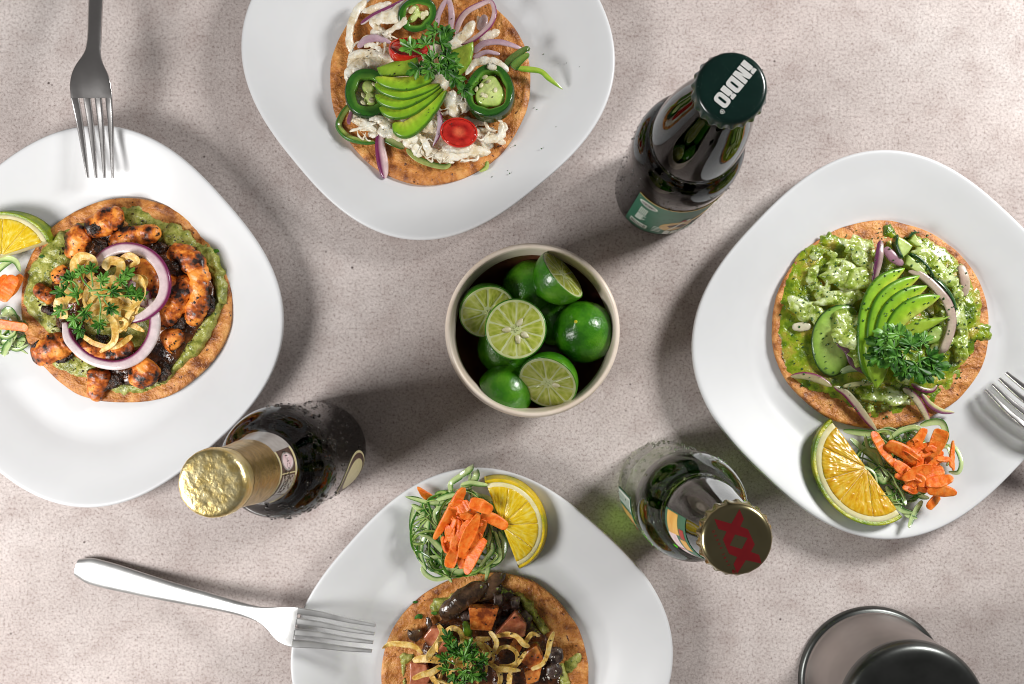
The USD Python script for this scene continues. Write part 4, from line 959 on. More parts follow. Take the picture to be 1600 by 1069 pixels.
onion(V1c, [(590, 545), (590, 680), (615, 850), (640, 1000)], [70, 100, 112, 60], [15, 13, 11, 9.5], 'onion wedge with purple skin hanging over the bottom edge of the top tostada', skin=1, frac=.25, edge=(.13, .012, .07), body=(.62, .40, .42), inner=(.70, .50, .50), th=.003)
onion(V1c, [(1140, 280), (1178, 420), (1165, 560), (1110, 685)], [34, 52, 48, 16], [18, 21, 20, 17], 'thin onion strip left of the lower tomato half', skin=-1, frac=.6, body=(.40, .26, .34), inner=(.52, .40, .46))
onion(V1c, [(310, 340), (285, 430), (290, 470)], [34, 44, 24], 14, 'small purple onion tip inside the green loop at lower left', skin=0, body=(.22, .05, .13), inner=(.3, .12, .2))
# green strips
GREEN_STRIP = lambda s, X, Y: lerp((.30, .40, .09), (.055, .17, .012), np.clip((X + .3) * 1.2, 0, 1))
def cuke(view, pts, w, z, label, group=None, th=.0012, dark=(.022, .12, .008), pale=(.50, .63, .25), skin=1, roll=0, frac=.45, n=48, name='cucumber_strip', cat='cucumber', curl=0):
    return strip(view, pts, np.asarray(w) * (1.3 if view in (V1b, V1c, V1d) else .95), z, 'cucumber', label, cat, name, group, th * (1 if view in (V1b, V1c, V1d) else .62), roll, curl or (0 if view in (V1b, V1c, V1d) else .14), n, power=.35, tint=lambda s, X, Y: lerp(pale, dark, np.clip((X * skin - frac) * 3.5, 0, 1)))
cuke(V1c, [(300, 260), (215, 380), (185, 490), (270, 590), (400, 635), (545, 648)], [40, 44, 46, 50, 44, 34], [13, 11.5, 11, 11.5, 12, 13], 'green strip looping out over the left edge of the top tostada', pale=(.30, .40, .09), frac=.1, skin=1, th=.0026, roll=35)
cuke(V1c, [(640, 600), (720, 640), (830, 700)], [60, 70, 40], [13, 13.5, 13], 'short green strip below the purple onion wedge', pale=(.34, .42, .16), frac=.2)
cuke(V1c, [(850, 710), (950, 800), (1090, 860), (1230, 885), (1290, 850)], [44, 46, 44, 40, 24], [12.5, 12, 11.5, 12, 13], 'green strip curving along the bottom of the top tostada', pale=(.33, .42, .12), frac=.0, skin=-1)
cuke(V1d, [(640, 830), (625, 895), (560, 935)], [26, 34, 14], [11, 10.5, 10], 'small green sliver at the lower right edge of the top tostada', pale=(.38, .46, .12), frac=.3)
cuke(V1b, [(770, 610), (850, 530), (960, 455), (992, 470)], [60, 56, 40, 24], [17, 18, 19, 18], 'dark green strip folded at the right edge of the top tostada', pale=(.055, .14, .03), dark=(.02, .07, .012), frac=.2)
cuke(V1b, [(840, 640), (890, 575), (990, 500)], [70, 60, 36], [18, 19, 19], 'green strip just below the folded dark one', pale=(.10, .22, .035), dark=(.03, .10, .012), frac=.2)
cuke(V1b, [(870, 635), (990, 645), (1100, 665), (1180, 735), (1300, 830)], [36, 42, 36, 34, 10], [18, 18.5, 19, 18, 15], 'bright green strip jutting out over the plate at right', pale=(.28, .44, .04), dark=(.10, .26, .014), frac=.4, th=.0018)
# jalapenos, tomatoes
mm = lambda px, z: px * (H - z / 1000) / F
jalapeno(P(651, 22, .019), mm(31, 19), mm(25, 19), 28, (.22, -.42, .85), .0085, 'jalapeno slice at the top edge of the top tostada, seen from its side', 1)
jalapeno(P(577, 147, .0165), mm(38, 17), mm(39, 17), 10, (.10, .08, 1), .0075, 'jalapeno ring with an open hollow at left, under the avocado fan', 2, .58, 2, .2)
jalapeno(P(766, 146, .0190), mm(38, 19), mm(44, 19), 0, (-.10, .18, 1), .0105, 'jalapeno slice full of pale seeds at the right of the top tostada', 3, .70, 3, .78)
tomato(P(640, 74, .0245), mm(36, 24), mm(24, 24), 25, (.28, .62, .72), 'red tomato half beside the parsley, near the top of the top tostada', .012, 1)
tomato(P(717, 207, .0215), mm(29.5, 21), mm(24, 21), -8, (.06, .10, 1), 'red tomato half lying cut side up at the bottom of the top tostada', .010, 2)
# avocado
avo(V1c, [(715, 470), (830, 525), (960, 455), (1100, 315), (1245, 140)], [100, 165, 155, 110, 50], [21, 22, 23, 24, 25], 'lowest avocado slice of the fan on the top tostada, broad and yellow', th=.0055, roll=14)
avo(V1c, [(585, 310), (720, 362), (870, 340), (1030, 250), (1215, 120)], [70, 112, 116, 90, 40], [23, 24, 25, 26, 26.5], 'avocado slice second from the bottom of the top fan', roll=16, seed=1)
avo(V1c, [(545, 185), (660, 245), (800, 262), (960, 210), (1190, 100)], [70, 112, 116, 90, 40], [25.5, 26.5, 27.5, 28, 28], 'avocado slice in the middle of the top fan', roll=16, seed=2)
avo(V1c, [(540, 75), (660, 140), (820, 175), (1000, 138), (1180, 75)], [70, 100, 104, 84, 40], [28, 29, 30, 30, 29.5], 'avocado slice fourth from the bottom of the top fan', roll=16, seed=3)
avo(V1c, [(545, 15), (680, 62), (850, 72), (1000, 40), (1130, 15)], [60, 110, 130, 110, 50], [30, 31.5, 32, 32, 31], 'short ridged avocado slice on top of the fan', roll=10, seed=4, yel=(.52, .56, .05))
avopad(V1a, [(630, 755), (800, 690), (950, 640), (1080, 618), (1110, 740), (1100, 845), (950, 850), (800, 862), (680, 855), (650, 810)], 28, 'dull green avocado piece behind the fan, left of the parsley', .004, (0, -.1))
avopad(V1b, [(472, 395), (478, 470), (455, 580), (400, 660), (340, 705), (240, 690), (220, 600), (260, 500), (270, 465), (380, 430)], 29, 'flat light green avocado piece right of the parsley', .004, (.15, .1), (.32, .42, .05), (.14, .30, .015))
sprig('curly parsley sprig in the middle of the top tostada', V1, (565, 270), 37, [(565, 140, 37), (608, 145, 37), (455, 212, 38), (520, 190, 38), (590, 190, 39), (610, 250, 40), (490, 300, 38), (540, 310, 39), (610, 310, 39), (650, 345, 36), (690, 395, 32), (640, 280, 38)], 3, .0078, lobes=4, depth=.6, extra=3, spread_=50)

# ================================================================ left plate: charred shrimp
tostada(197.5, 470.5, 165, 159.5, .0080, 2, 'tostada spread with guacamole under charred shrimp and onion rings')
spread('guacamole', V2, [(92, 700), (100, 600), (150, 500), (215, 425), (300, 385), (400, 335), (470, 318), (530, 340), (590, 380), (650, 398), (700, 445), (780, 485), (812, 560), (825, 665), (790, 745), (740, 840), (660, 915), (590, 980), (500, 1015), (430, 1015), (330, 970), (250, 955), (185, 915), (205, 830), (140, 760)], 7.6, .0030, 'guacamole', 'olive green guacamole spread over the shrimp tostada', 'guacamole', 2, .006)
spread('guacamole', V2, [(110, 560), (160, 480), (215, 425), (245, 430), (262, 520), (215, 585), (195, 640), (125, 690), (90, 660)], 10.0, .0030, 'guacamole', 'thick dollop of guacamole at the left edge of the shrimp tostada', 'guacamole', 4, .006)
spread('guacamole', V2, [(595, 415), (640, 400), (700, 440), (705, 500), (650, 500), (595, 470)], 10.0, .0035, 'guacamole', 'guacamole dollop above the large curled shrimp', 'guacamole', 5, .005)
spread('guacamole', V2, [(712, 480), (770, 485), (812, 560), (826, 670), (795, 680), (770, 600), (735, 540)], 9.8, .0036, 'guacamole', 'curved guacamole ridge along the right edge of the shrimp tostada', 'guacamole', 6, .004)
spread('guacamole', V2, [(805, 680), (790, 745), (740, 840), (660, 915), (600, 975), (585, 960), (650, 880), (700, 800), (745, 730), (780, 690)], 9.8, .0034, 'guacamole', 'guacamole ridge along the lower right edge of the shrimp tostada', 'guacamole', 7, .004)
spread('dark_sauce', V2, [(560, 480), (690, 470), (760, 560), (785, 670), (740, 760), (660, 880), (590, 955), (500, 985), (400, 960), (390, 880), (540, 820), (580, 700), (540, 600)], 10.8, .0034, 'dark_sauce', 'glossy dark brown sauce pooled right of the onion rings', 'sauce', 3, .006)
spread('dark_sauce', V2, [(300, 420), (400, 400), (560, 430), (540, 540), (400, 560), (300, 700), (330, 850), (240, 830), (190, 700), (200, 590), (260, 560), (265, 470)], 10.8, .0034, 'dark_sauce', 'dark brown sauce under the shrimp at left', 'sauce', 8, .006)
def shrimp(view, pts, r, z, label, seed, flat=.72, rings=0, mat='shrimp', rough=.0022): return lump(view, pts, np.asarray(r) * 1.14, z, mat, label, 'shrimp', 'shrimp', None, flat, rough, 150, seed, 80, 36, .16, rings, crease=.0008)
shrimp(V2a, [(690, 640), (700, 520), (740, 420), (820, 350)], [60, 100, 110, 80], [15, 17, 18, 18], 'shrimp at the upper left of the shrimp tostada, bright orange tail end', 1, rings=3)
shrimp(V2a, [(800, 370), (920, 310), (1040, 260), (1150, 290)], [80, 100, 110, 70], [18, 19, 19, 17], 'charred shrimp at the top of the shrimp tostada', 2, rings=3)
shrimp(V2b, [(-60, 500), (80, 430), (200, 400), (330, 385), (430, 390)], [60, 80, 78, 84, 60], [15, 17, 18, 18, 16], 'long shrimp just above the upper onion ring', 3, rings=5)
shrimp(V2b, [(480, 580), (600, 570), (720, 660), (780, 780), (770, 920), (740, 1060)], [60, 86, 96, 92, 88, 80], [15, 18, 20, 20, 19, 17], 'large curled shrimp right of the upper onion ring', 4, rings=6)
shrimp(V2d, [(780, 20), (740, 120), (700, 230), (650, 330)], [70, 82, 84, 56], [17, 18, 17, 14], 'shrimp tail pointing down at the right of the tostada', 5, rings=3)
shrimp(V2b, [(600, 780), (640, 860), (600, 970), (540, 1060)], [50, 76, 84, 80], [17, 19, 20, 20], 'shrimp lying inside the curl of the large shrimp', 6, rings=3)
shrimp(V2d, [(600, 60), (530, 180), (440, 270), (390, 300)], [70, 84, 80, 50], [18, 19, 18, 16], 'orange shrimp below the right side of the upper onion ring', 7, rings=3)
shrimp(V2a, [(330, 885), (420, 940), (500, 1010)], [50, 66, 56], [14, 16, 16], 'small orange shrimp piece at the left of the shrimp tostada', 8)
shrimp(V2c, [(290, 600), (400, 560), (520, 500), (600, 430)], [84, 108, 110, 90], [13.5, 16, 17, 16], 'thick charred shrimp poking out over the lower left edge', 9, rings=4)
shrimp(V2c, [(880, 700), (870, 800), (850, 900), (850, 1000)], [90, 96, 80, 34], [16, 15, 13, 11], 'tapered shrimp piece pointing down over the bottom edge', 10, rings=3)
shrimp(V2d, [(330, 640), (280, 700), (220, 770), (130, 790)], [90, 118, 110, 60], [16, 17, 16, 13], 'shrimp with charred spots at the bottom of the tostada', 11, rings=3)
shrimp(V2c, [(660, 470), (760, 540), (900, 590), (1040, 560), (1160, 470)], [60, 88, 96, 92, 70], [19, 20, 20, 20, 19], 'shrimp inside the lower onion ring', 12, rings=5)
shrimp(V2d, [(420, 480), (500, 460), (560, 520)], [70, 96, 60], [15, 16, 14], 'dark roasted shrimp chunk right of the lower onion ring', 13)
shrimp(V2a, [(500, 800), (560, 770), (640, 720)], [54, 74, 60], [14, 16, 16], 'charred shrimp chunk left of the herb sprig', 14)
shrimp(V2b, [(180, 660), (300, 760), (330, 880), (300, 980)], [80, 90, 90, 70], [16, 18, 18, 17], 'shaded orange shrimp inside the upper onion ring', 15)
shrimp(V2b, [(480, 800), (540, 860), (500, 980)], [60, 80, 60], [15, 16, 16], 'shaded shrimp between the upper ring and the curled shrimp', 16)
def charred(view, pts, r, z, label, seed): return lump(view, pts, np.asarray(r) * .9, np.asarray(z) - .5, 'char', label, 'charred bit', 'charred_bit', None, .55, .0034, 300, seed, 60, 36, .35)
charred(V2a, [(830, 400), (880, 330), (890, 280)], [50, 64, 40], [21, 23, 22], 'black charred crust on the top left shrimp', 1)
charred(V2a, [(900, 570), (950, 500), (1000, 470)], [60, 64, 40], 17, 'black burnt crumbs under the upper onion ring at left', 2)
charred(V2b, [(330, 530), (420, 520), (470, 480)], [50, 70, 40], 15, 'black crust between the upper ring and the large shrimp', 3)
charred(V2b, [(500, 680), (560, 700), (610, 750)], [40, 54, 36], 21, 'black char on the inner side of the large shrimp', 4)
charred(V2d, [(820, 60), (820, 160), (790, 260)], [50, 60, 46], 15, 'black burnt edge right of the shrimp tail', 5)
charred(V2d, [(480, 350), (570, 300), (640, 250)], [60, 74, 50], 16, 'black crust below the orange shrimp right of the rings', 6)
charred(V2d, [(380, 640), (410, 740), (380, 840)], [50, 70, 40], 14, 'black crust right of the bottom shrimp', 7)
charred(V2c, [(930, 870), (1010, 800), (1090, 760)], [60, 76, 56], 14, 'black crumbs right of the tapered shrimp piece', 8)
charred(V2c, [(490, 640), (570, 600), (640, 580)], [40, 50, 34], 15, 'black char under the thick lower left shrimp', 9)
charred(V2c, [(280, 530), (310, 510), (350, 520)], [30, 44, 26], 20, 'black tip of the thick lower left shrimp', 10)
charred(V2a, [(600, 450), (660, 430), (690, 400)], [36, 50, 30], 14, 'black bit beside the guacamole dollop at upper left', 11)
charred(V2c, [(370, 160), (430, 200), (490, 220)], [30, 40, 26], 15, 'black bit below the small orange shrimp piece', 12)
charred(V2c, [(840, 420), (900, 440), (960, 430)], [36, 50, 30], 22, 'black crust inside the lower onion ring', 13)
charred(V2c, [(690, 470), (720, 510), (740, 540)], [30, 36, 22], 22, 'black bit along the left inside of the lower onion ring', 14)
ONG = dict(name='onion_ring', cat='onion', n=100, th=.0034, frac=.56, taper=(.8, .8))
onion(V2, [(545, 700), (480, 660), (480, 610), (528, 640), (545, 700)], 26, 24, 'inner curl of red onion between the two rings', skin=-1, body=(.50, .34, .38), inner=(.66, .52, .54), frac=.4)
onion(V2, [(238, 755), (255, 820), (325, 885), (420, 908), (500, 880), (550, 815), (563, 740), (545, 670)], [30, 38, 36, 36, 40, 42, 40, 26], [21, 23, 25, 26, 26, 26, 26, 25], 'lower red onion ring, open at the top, under the herb sprig', skin=1 * -1, body=(.60, .42, .46), inner=(.74, .62, .62), **ONG)
onion(V2, [(345, 545), (385, 505), (445, 482), (515, 492), (572, 535), (600, 600), (588, 668), (535, 722), (468, 752)], [34, 40, 40, 42, 44, 44, 42, 38, 22], [26, 28, 29, 29, 29, 29, 29, 29, 28], 'upper red onion ring, open at lower left, beside the herb sprig', skin=-1, body=(.56, .38, .42), inner=(.72, .58, .58), **ONG)
def fried(view, pts, w, z, label, group, seed=0, roll=0, th=.0010, curl=.16): return strip(view, pts, np.asarray(w) * .84, z, 'fried_onion', label, 'fried onion', 'fried_onion_strip', group, th, roll, curl, 44, tint=None, rough=.0012, seed=seed, taper=(.5, .5))
FG = 'pale fried onion strips under the herb sprig of the shrimp tostada'
for k, (pts, w, z, lb) in enumerate([
        ([(280, 600), (270, 540), (300, 510), (345, 530), (330, 590)], 36, [28, 31, 33, 32, 29], 'pale crisp curl at the upper left of the shrimp topping'),
        ([(235, 740), (225, 690), (260, 640), (300, 620)], [50, 70, 60, 40], [27, 30, 31, 30], 'broad pale crisp at the left of the herb sprig'),
        ([(380, 560), (400, 530), (440, 540), (430, 590), (390, 600)], 40, [30, 32, 33, 33, 31], 'crisp curl inside the upper onion ring'),
        ([(430, 530), (470, 510), (500, 530), (470, 550)], [20, 30, 30, 16], [31, 33, 33, 31], 'ruffled crisp end against the upper onion ring'),
        ([(440, 690), (480, 690), (515, 650), (510, 600), (480, 590)], [40, 60, 60, 50, 30], [29, 31, 32, 32, 31], 'wide pale crisp at the right of the herb sprig'),
        ([(390, 720), (415, 760), (415, 820), (365, 860)], [26, 30, 28, 18], [32, 32, 31, 27], 'long hooked crisp hanging down from the herb sprig'),
        ([(485, 700), (465, 730), (455, 785)], [30, 24, 16], [31, 31, 29], 'narrow crisp pointing down beside the rings'),
        ([(440, 740), (480, 760), (525, 785)], [22, 30, 14], [28, 28, 26], 'short orange crisp inside the lower onion ring'),
        ([(300, 720), (360, 700), (420, 680)], [60, 80, 60], [27, 29, 29], 'broad pale crisp in the middle under the herb sprig'),
        ([(330, 640), (380, 620), (440, 640)], [50, 60, 50], [29, 31, 31], 'pale crisp under the top of the herb sprig'),
        ([(505, 590), (525, 600), (520, 640)], [24, 36, 20], [30, 31, 30], 'small brown crisp by the right end of the herb sprig'),
        ([(300, 800), (350, 830), (420, 840), (480, 800)], 24, [26, 27, 27, 26], 'thin crisp lying over the shrimp in the lower ring')]):
    fried(V2, pts, w, z, lb, FG, 60 + k, roll=(k * 37) % 50 - 25)
sprig('feathery cilantro sprig on the shrimp tostada', V2, (345, 650), 40, [(225, 640, 38), (260, 590, 39), (290, 570, 40), (330, 560, 40), (240, 600, 39), (370, 600, 41), (460, 580, 38), (440, 600, 39), (470, 640, 37), (500, 655, 36), (220, 710, 36), (270, 740, 37), (310, 720, 38), (360, 760, 35), (290, 780, 34), (400, 700, 38), (280, 650, 41), (410, 640, 40)], 7, .0070, mat='parsley', lobes=4, depth=.7, cat='cilantro', name='cilantro_sprig', narrow=.8)
# its garnish at the left edge
orange('orange slice with green rind at the left edge of the photo', V2a, [(455, 445), (-390, 745)], 19, -1, 'orange_peel_green', 'lemon_flesh', .010, 5, flare=.0028)
CG = 'cucumber strands beside the shrimp tostada'
for k, (pts, w, z, lb) in enumerate([
        ([(-60, 640), (60, 620), (150, 650), (190, 740)], [60, 70, 60, 30], 14, 'cucumber strand under the tip of the left orange slice'),
        ([(-40, 760), (40, 680), (120, 640)], [40, 60, 30], 12, 'cucumber strand at the left photo edge by the orange slice')]):
    cuke(V2a, pts, w, z, lb, None, .0012)
for k, (pts, w, z, lb) in enumerate([
        ([(20, 240), (80, 200), (130, 260), (150, 330)], [60, 80, 70, 30], 13, 'pale cucumber strand between the two left carrot pieces'),
        ([(0, 420), (60, 440), (120, 410), (140, 370)], [36, 40, 36, 20], 14, 'ringed cucumber strand below the lower left carrot piece'),
        ([(30, 600), (60, 520), (110, 450), (150, 400)], [50, 66, 50, 30], 13, 'cucumber strand slanting down at the left edge'),
        ([(80, 530), (160, 545), (250, 500)], [24, 34, 24], 11, 'cucumber strand reaching under the shrimp tostada'),
        ([(90, 520), (180, 540), (245, 580)], [20, 26, 14], 10, 'thin green cucumber end below the shrimp tostada'),
        ([(-30, 500), (40, 480), (100, 500)], [50, 60, 40], 11, 'cucumber strand lowest at the left edge'),
        ([(110, 460), (170, 480), (220, 440)], [70, 90, 50], 9.5, 'pale flat cucumber strand touching the shrimp tostada')]):
    cuke(V2c, pts, w, z, lb, None, .0012, skin=1 if k % 2 else -1)
def carrot(view, pts, w, z, label, group=None, seed=0, th=.0024, roll=0): return strip(view, pts, np.asarray(w) * 1.22, z, 'carrot', label, 'carrot', 'carrot_shred', group, th * .6, roll + (seed * 47 % 60 - 30), (seed % 3 - 1) * .16, 34, 14, taper=(.30 + .1 * (seed % 5), .25 + .1 * (seed % 4)), rough=.0011, seed=seed, power=.32)
carrot(V2a, [(-80, 890), (0, 850), (60, 770)], [70, 90, 40], 18, 'short orange carrot piece cut by the left edge', seed=1)
carrot(V2a, [(10, 1010), (60, 920), (140, 780)], [80, 110, 90], 19, 'wide orange carrot piece beside the left orange slice', seed=2, roll=-20)
carrot(V2a, [(0, 1000), (100, 900), (200, 770)], [60, 90, 50], 16, 'dark orange carrot piece under the wide one at left', seed=3)
carrot(V2c, [(-60, 310), (100, 330), (250, 350)], [80, 72, 64], 19, 'long straight carrot piece at left pointing to the shrimp tostada', seed=4)
def bits(name, view, spots, mat, label, cat, z, size, seed, group=None):
    rg = np.random.default_rng(seed)
    ms = []
    for x, y in spots:
        m_, _ = pad(view(x, y, z)[:2] + np.c_[np.cos(np.linspace(0, 6.28, 9)[:-1]), .6 * np.sin(np.linspace(0, 6.28, 9)[:-1])] * size * .6 * rg.uniform(.6, 1.2, (8, 1)), height(*view(x, y, z)[:2]) + .0004, .0007, 3, 3, 16, 0, 0)
        thing1(name, m_, mat, label, cat, group)
bits('green_bit', V2a, [(240, 605)], 'parsley', 'small dark green leaf bit on the plate beside the left orange slice', 'leaf', 8, .0042, 3)
bits('herb_bit', V2a, [(385, 600)], 'parsley', 'green herb bit in the guacamole left of the shrimp', 'leaf', 14, .0034, 4)
bits('herb_bit', V2b, [(915, 545)], 'parsley', 'green herb bit on the guacamole ridge at upper right', 'leaf', 14.5, .0045, 5)
crumbs('pepper_flecks', V1, [(170, 250), (330, 130), (640, 100), (860, 330), (800, 600), (560, 690), (300, 640), (180, 450)], 130, .00042, 'pepper_black', 'black pepper flecks sprinkled over the pale top topping', 'pepper', 71)
crumbs('char_crumbs', V2, [(120, 640), (260, 430), (470, 350), (700, 470), (780, 640), (700, 850), (480, 960), (240, 930)], 190, .00065, 'char', 'tiny burnt crumbs stuck to the shrimp topping', 'crumbs', 72, flat=.7, maxh=.0215)

def tangle(make, view, center, rx, ry, count, z0, z1, w, label, group, seed, bend=1.1, steps=5, long=(.22, .36)):
    """Thin strands of one heap, each a thing of its own."""
    rg = np.random.default_rng(seed)
    for k in range(count):
        q = math.sqrt(rg.random()) * .82; a = rg.uniform(0, 6.28); x, y = center[0] + rx * q * math.cos(a), center[1] + ry * q * math.sin(a)
        d = rg.uniform(0, 6.28); pts = [(x, y)]; turn = rg.uniform(-bend, bend); step = rg.uniform(*long) * min(rx, ry)
        for _ in range(steps):
            d += turn + rg.normal(0, .2 * bend); x += step * math.cos(d); y += step * math.sin(d)
            e = math.hypot((x - center[0]) / rx, (y - center[1]) / ry)
            if e > 1: x, y = center[0] + (x - center[0]) / e, center[1] + (y - center[1]) / e; d += 1.2
            pts.append((x, y))
        zs = rg.uniform(z0, z1) + rg.normal(0, .7, steps + 1)
        make(view, [(*p, zz) for p, zz in zip(pts, zs)], w * rg.uniform(.6, 1.15), (z0 + z1) / 2, label, group, rg)
k_next = lambda rg: int(rg.integers(3))
mk_cuke = lambda view, pts, w, z, label, group, rg: cuke(view, pts, w, z, label, group, .0008, skin=rg.choice([-1, 1]), frac=rg.uniform(-1.2, .8), roll=rg.uniform(-70, 70), pale=tuple(np.array(((.40, .56, .13), (.58, .68, .34), (.20, .36, .06))[k_next(rg)]) * rg.uniform(.8, 1.1)))
mk_carrot = lambda view, pts, w, z, label, group, rg: carrot(view, pts, w, z, label, group, int(rg.integers(1000)), .0022, rg.uniform(-20, 20))
mk_fried = lambda view, pts, w, z, label, group, rg: fried(view, pts, w, z, label, group, int(rg.integers(1000)), rg.uniform(-50, 50))
tangle(mk_fried, V2, (365, 660), 140, 140, 16, 26, 31, 26, 'thin curly fried onion strand in the pile under the cilantro sprig', 'fried onion strands on the shrimp tostada', 9, 1.0)
tangle(mk_cuke, V2c, (40, 380), 190, 200, 18, 8, 13, 32, 'thin cucumber strand tangled at the left edge under the carrot', 'cucumber strands tangled at the left edge', 7)
mk_fish = lambda view, pts, w, z, label, group, rg: lump(view, pts, [w * .6, w, w, w * .5], [p[2] for p in pts], 'pale_fish', label, 'fish', 'pale_shred', group, .7, .0010, 300, int(rg.integers(1000)), 40, 14, .1)
for k, (c_, rx, ry, n_) in enumerate((((300, 560), 120, 60, 12), ((620, 660), 190, 55, 14), ((640, 470), 60, 90, 7), ((320, 250), 130, 100, 8), ((790, 560), 70, 60, 6))):
    tangle(mk_fish, V1, c_, rx, ry, n_, 15, 19, 5.5, ('thin pale shred below the left jalapeno ring', 'thin pale shred around the lower tomato half', 'thin pale shred right of the avocado fan', 'thin pale shred between the lilac onion and avocado', 'thin pale shred below the big jalapeno slice')[k], 'thin pale shreds on the top tostada, cluster ' + 'ABCDE'[k], 90 + k, .5, 4, (.3, .6))
crumbs('plate_crumbs', V1, [(30, 300), (300, 800), (700, 900), (1150, 600), (1250, 250), (1000, 80), (960, 560), (700, 820), (350, 780), (90, 500)], 14, .00045, 'herb_dark', 'few tiny pepper and herb specks dropped on the top plate', 'crumbs', 91)
# ================================================================ right plate: green salsa
tostada(1376, 509, 170, 162, .0080, 3, 'tostada flooded with green salsa, cucumber and avocado')
spread('green_salsa', V5, [(85, 260), (110, 200), (150, 130), (240, 80), (320, 85), (420, 60), (560, 80), (660, 150), (715, 230), (735, 330), (745, 400), (690, 480), (640, 580), (560, 640), (480, 650), (380, 680), (280, 610), (150, 560), (90, 480), (75, 380)], 8.7, .0013, 'green_salsa', 'wet green salsa pooled over the right tostada', 'salsa', 11, .010, rough=.9)
spread('green_salsa', V5, [(320, 570), (400, 555), (500, 590), (470, 615), (380, 625), (330, 600)], 10.2, .0034, 'green_salsa', 'thick green salsa mound below the parsley of the right tostada', 'salsa', 12, .004)
spread('green_salsa', V5, [(680, 370), (755, 365), (752, 410), (690, 415)], 9.6, .0020, 'green_salsa', 'green salsa strip at the right rim of the right tostada', 'salsa', 13, .003)
spread('green_salsa', V5, [(205, 95), (240, 70), (268, 90), (250, 115), (215, 112)], 9.0, .0022, 'green_salsa', 'small green salsa blot near the top left rim of the right tostada', 'salsa', 14, .003)
spread('green_salsa', V5, [(150, 140), (190, 110), (215, 140), (200, 180), (160, 180)], 9.0, .0022, 'green_salsa', 'green salsa blot at the left above the pale fish pieces', 'salsa', 15, .003)
spread('green_salsa', V5, [(410, 45), (440, 40), (455, 70), (440, 90), (415, 80)], 9.0, .0022, 'green_salsa', 'green salsa blot at the top rim of the right tostada', 'salsa', 16, .003)
spread('green_salsa', V5, [(480, 80), (600, 110), (690, 220), (715, 330), (690, 430), (620, 540), (520, 600), (420, 590), (470, 480), (560, 400), (560, 250), (480, 170)], 9.2, .0026, 'green_salsa', 'chunky green salsa on the right half of the right tostada', 'salsa', 17, .006)
def gfish(view, pts, r, z, label, seed, flat=.6):
    """A limp flake of fish: an uneven outline round the path, a ruffled surface, tipped a little."""
    rg = np.random.default_rng(seed + 500); p = np.array([q[:2] for q in pts], float); r = np.asarray(r, float).max() * 1.12
    c = p.mean(0); d = p[-1] - p[0]; ln = np.linalg.norm(d); d = d / max(ln, 1e-6); n = np.array([-d[1], d[0]])
    a = np.linspace(0, 2 * np.pi, 15)[:-1] + rg.normal(0, .10, 14); k = np.clip(1 + rg.normal(0, .17, 14), .6, 1.35)
    o = c + d * ((ln / 2 + r * .8) * np.cos(a) * k)[:, None] + n * (r * np.sin(a) * k)[:, None]
    q = np.array([view(x, y, z) for x, y in o])
    if Polygon(q[:, :2]).exterior.is_ccw is False: q = q[::-1]
    mesh, T = pad(q, z / 1000 + .0006, view.mm(r, z) * .55 + .0012, 2.6, 16, 120, .0, seed, True, (rg.normal(0, .16), rg.normal(0, .16)))
    v = mesh[0]; w = np.c_[v[:, :2] * 190, np.full(len(v), seed * 1.7)]
    v[:, 2] += ((fbm(w, 3, seed) - .5) * .0040 - np.clip(1 - np.abs(fbm(w * .55, 3, seed + 9) - .5) * 8, 0, 1) * .0016) * (1 - .5 * T)
    return thing1('salsa_fish', mesh, 'green_fish', label, 'fish')
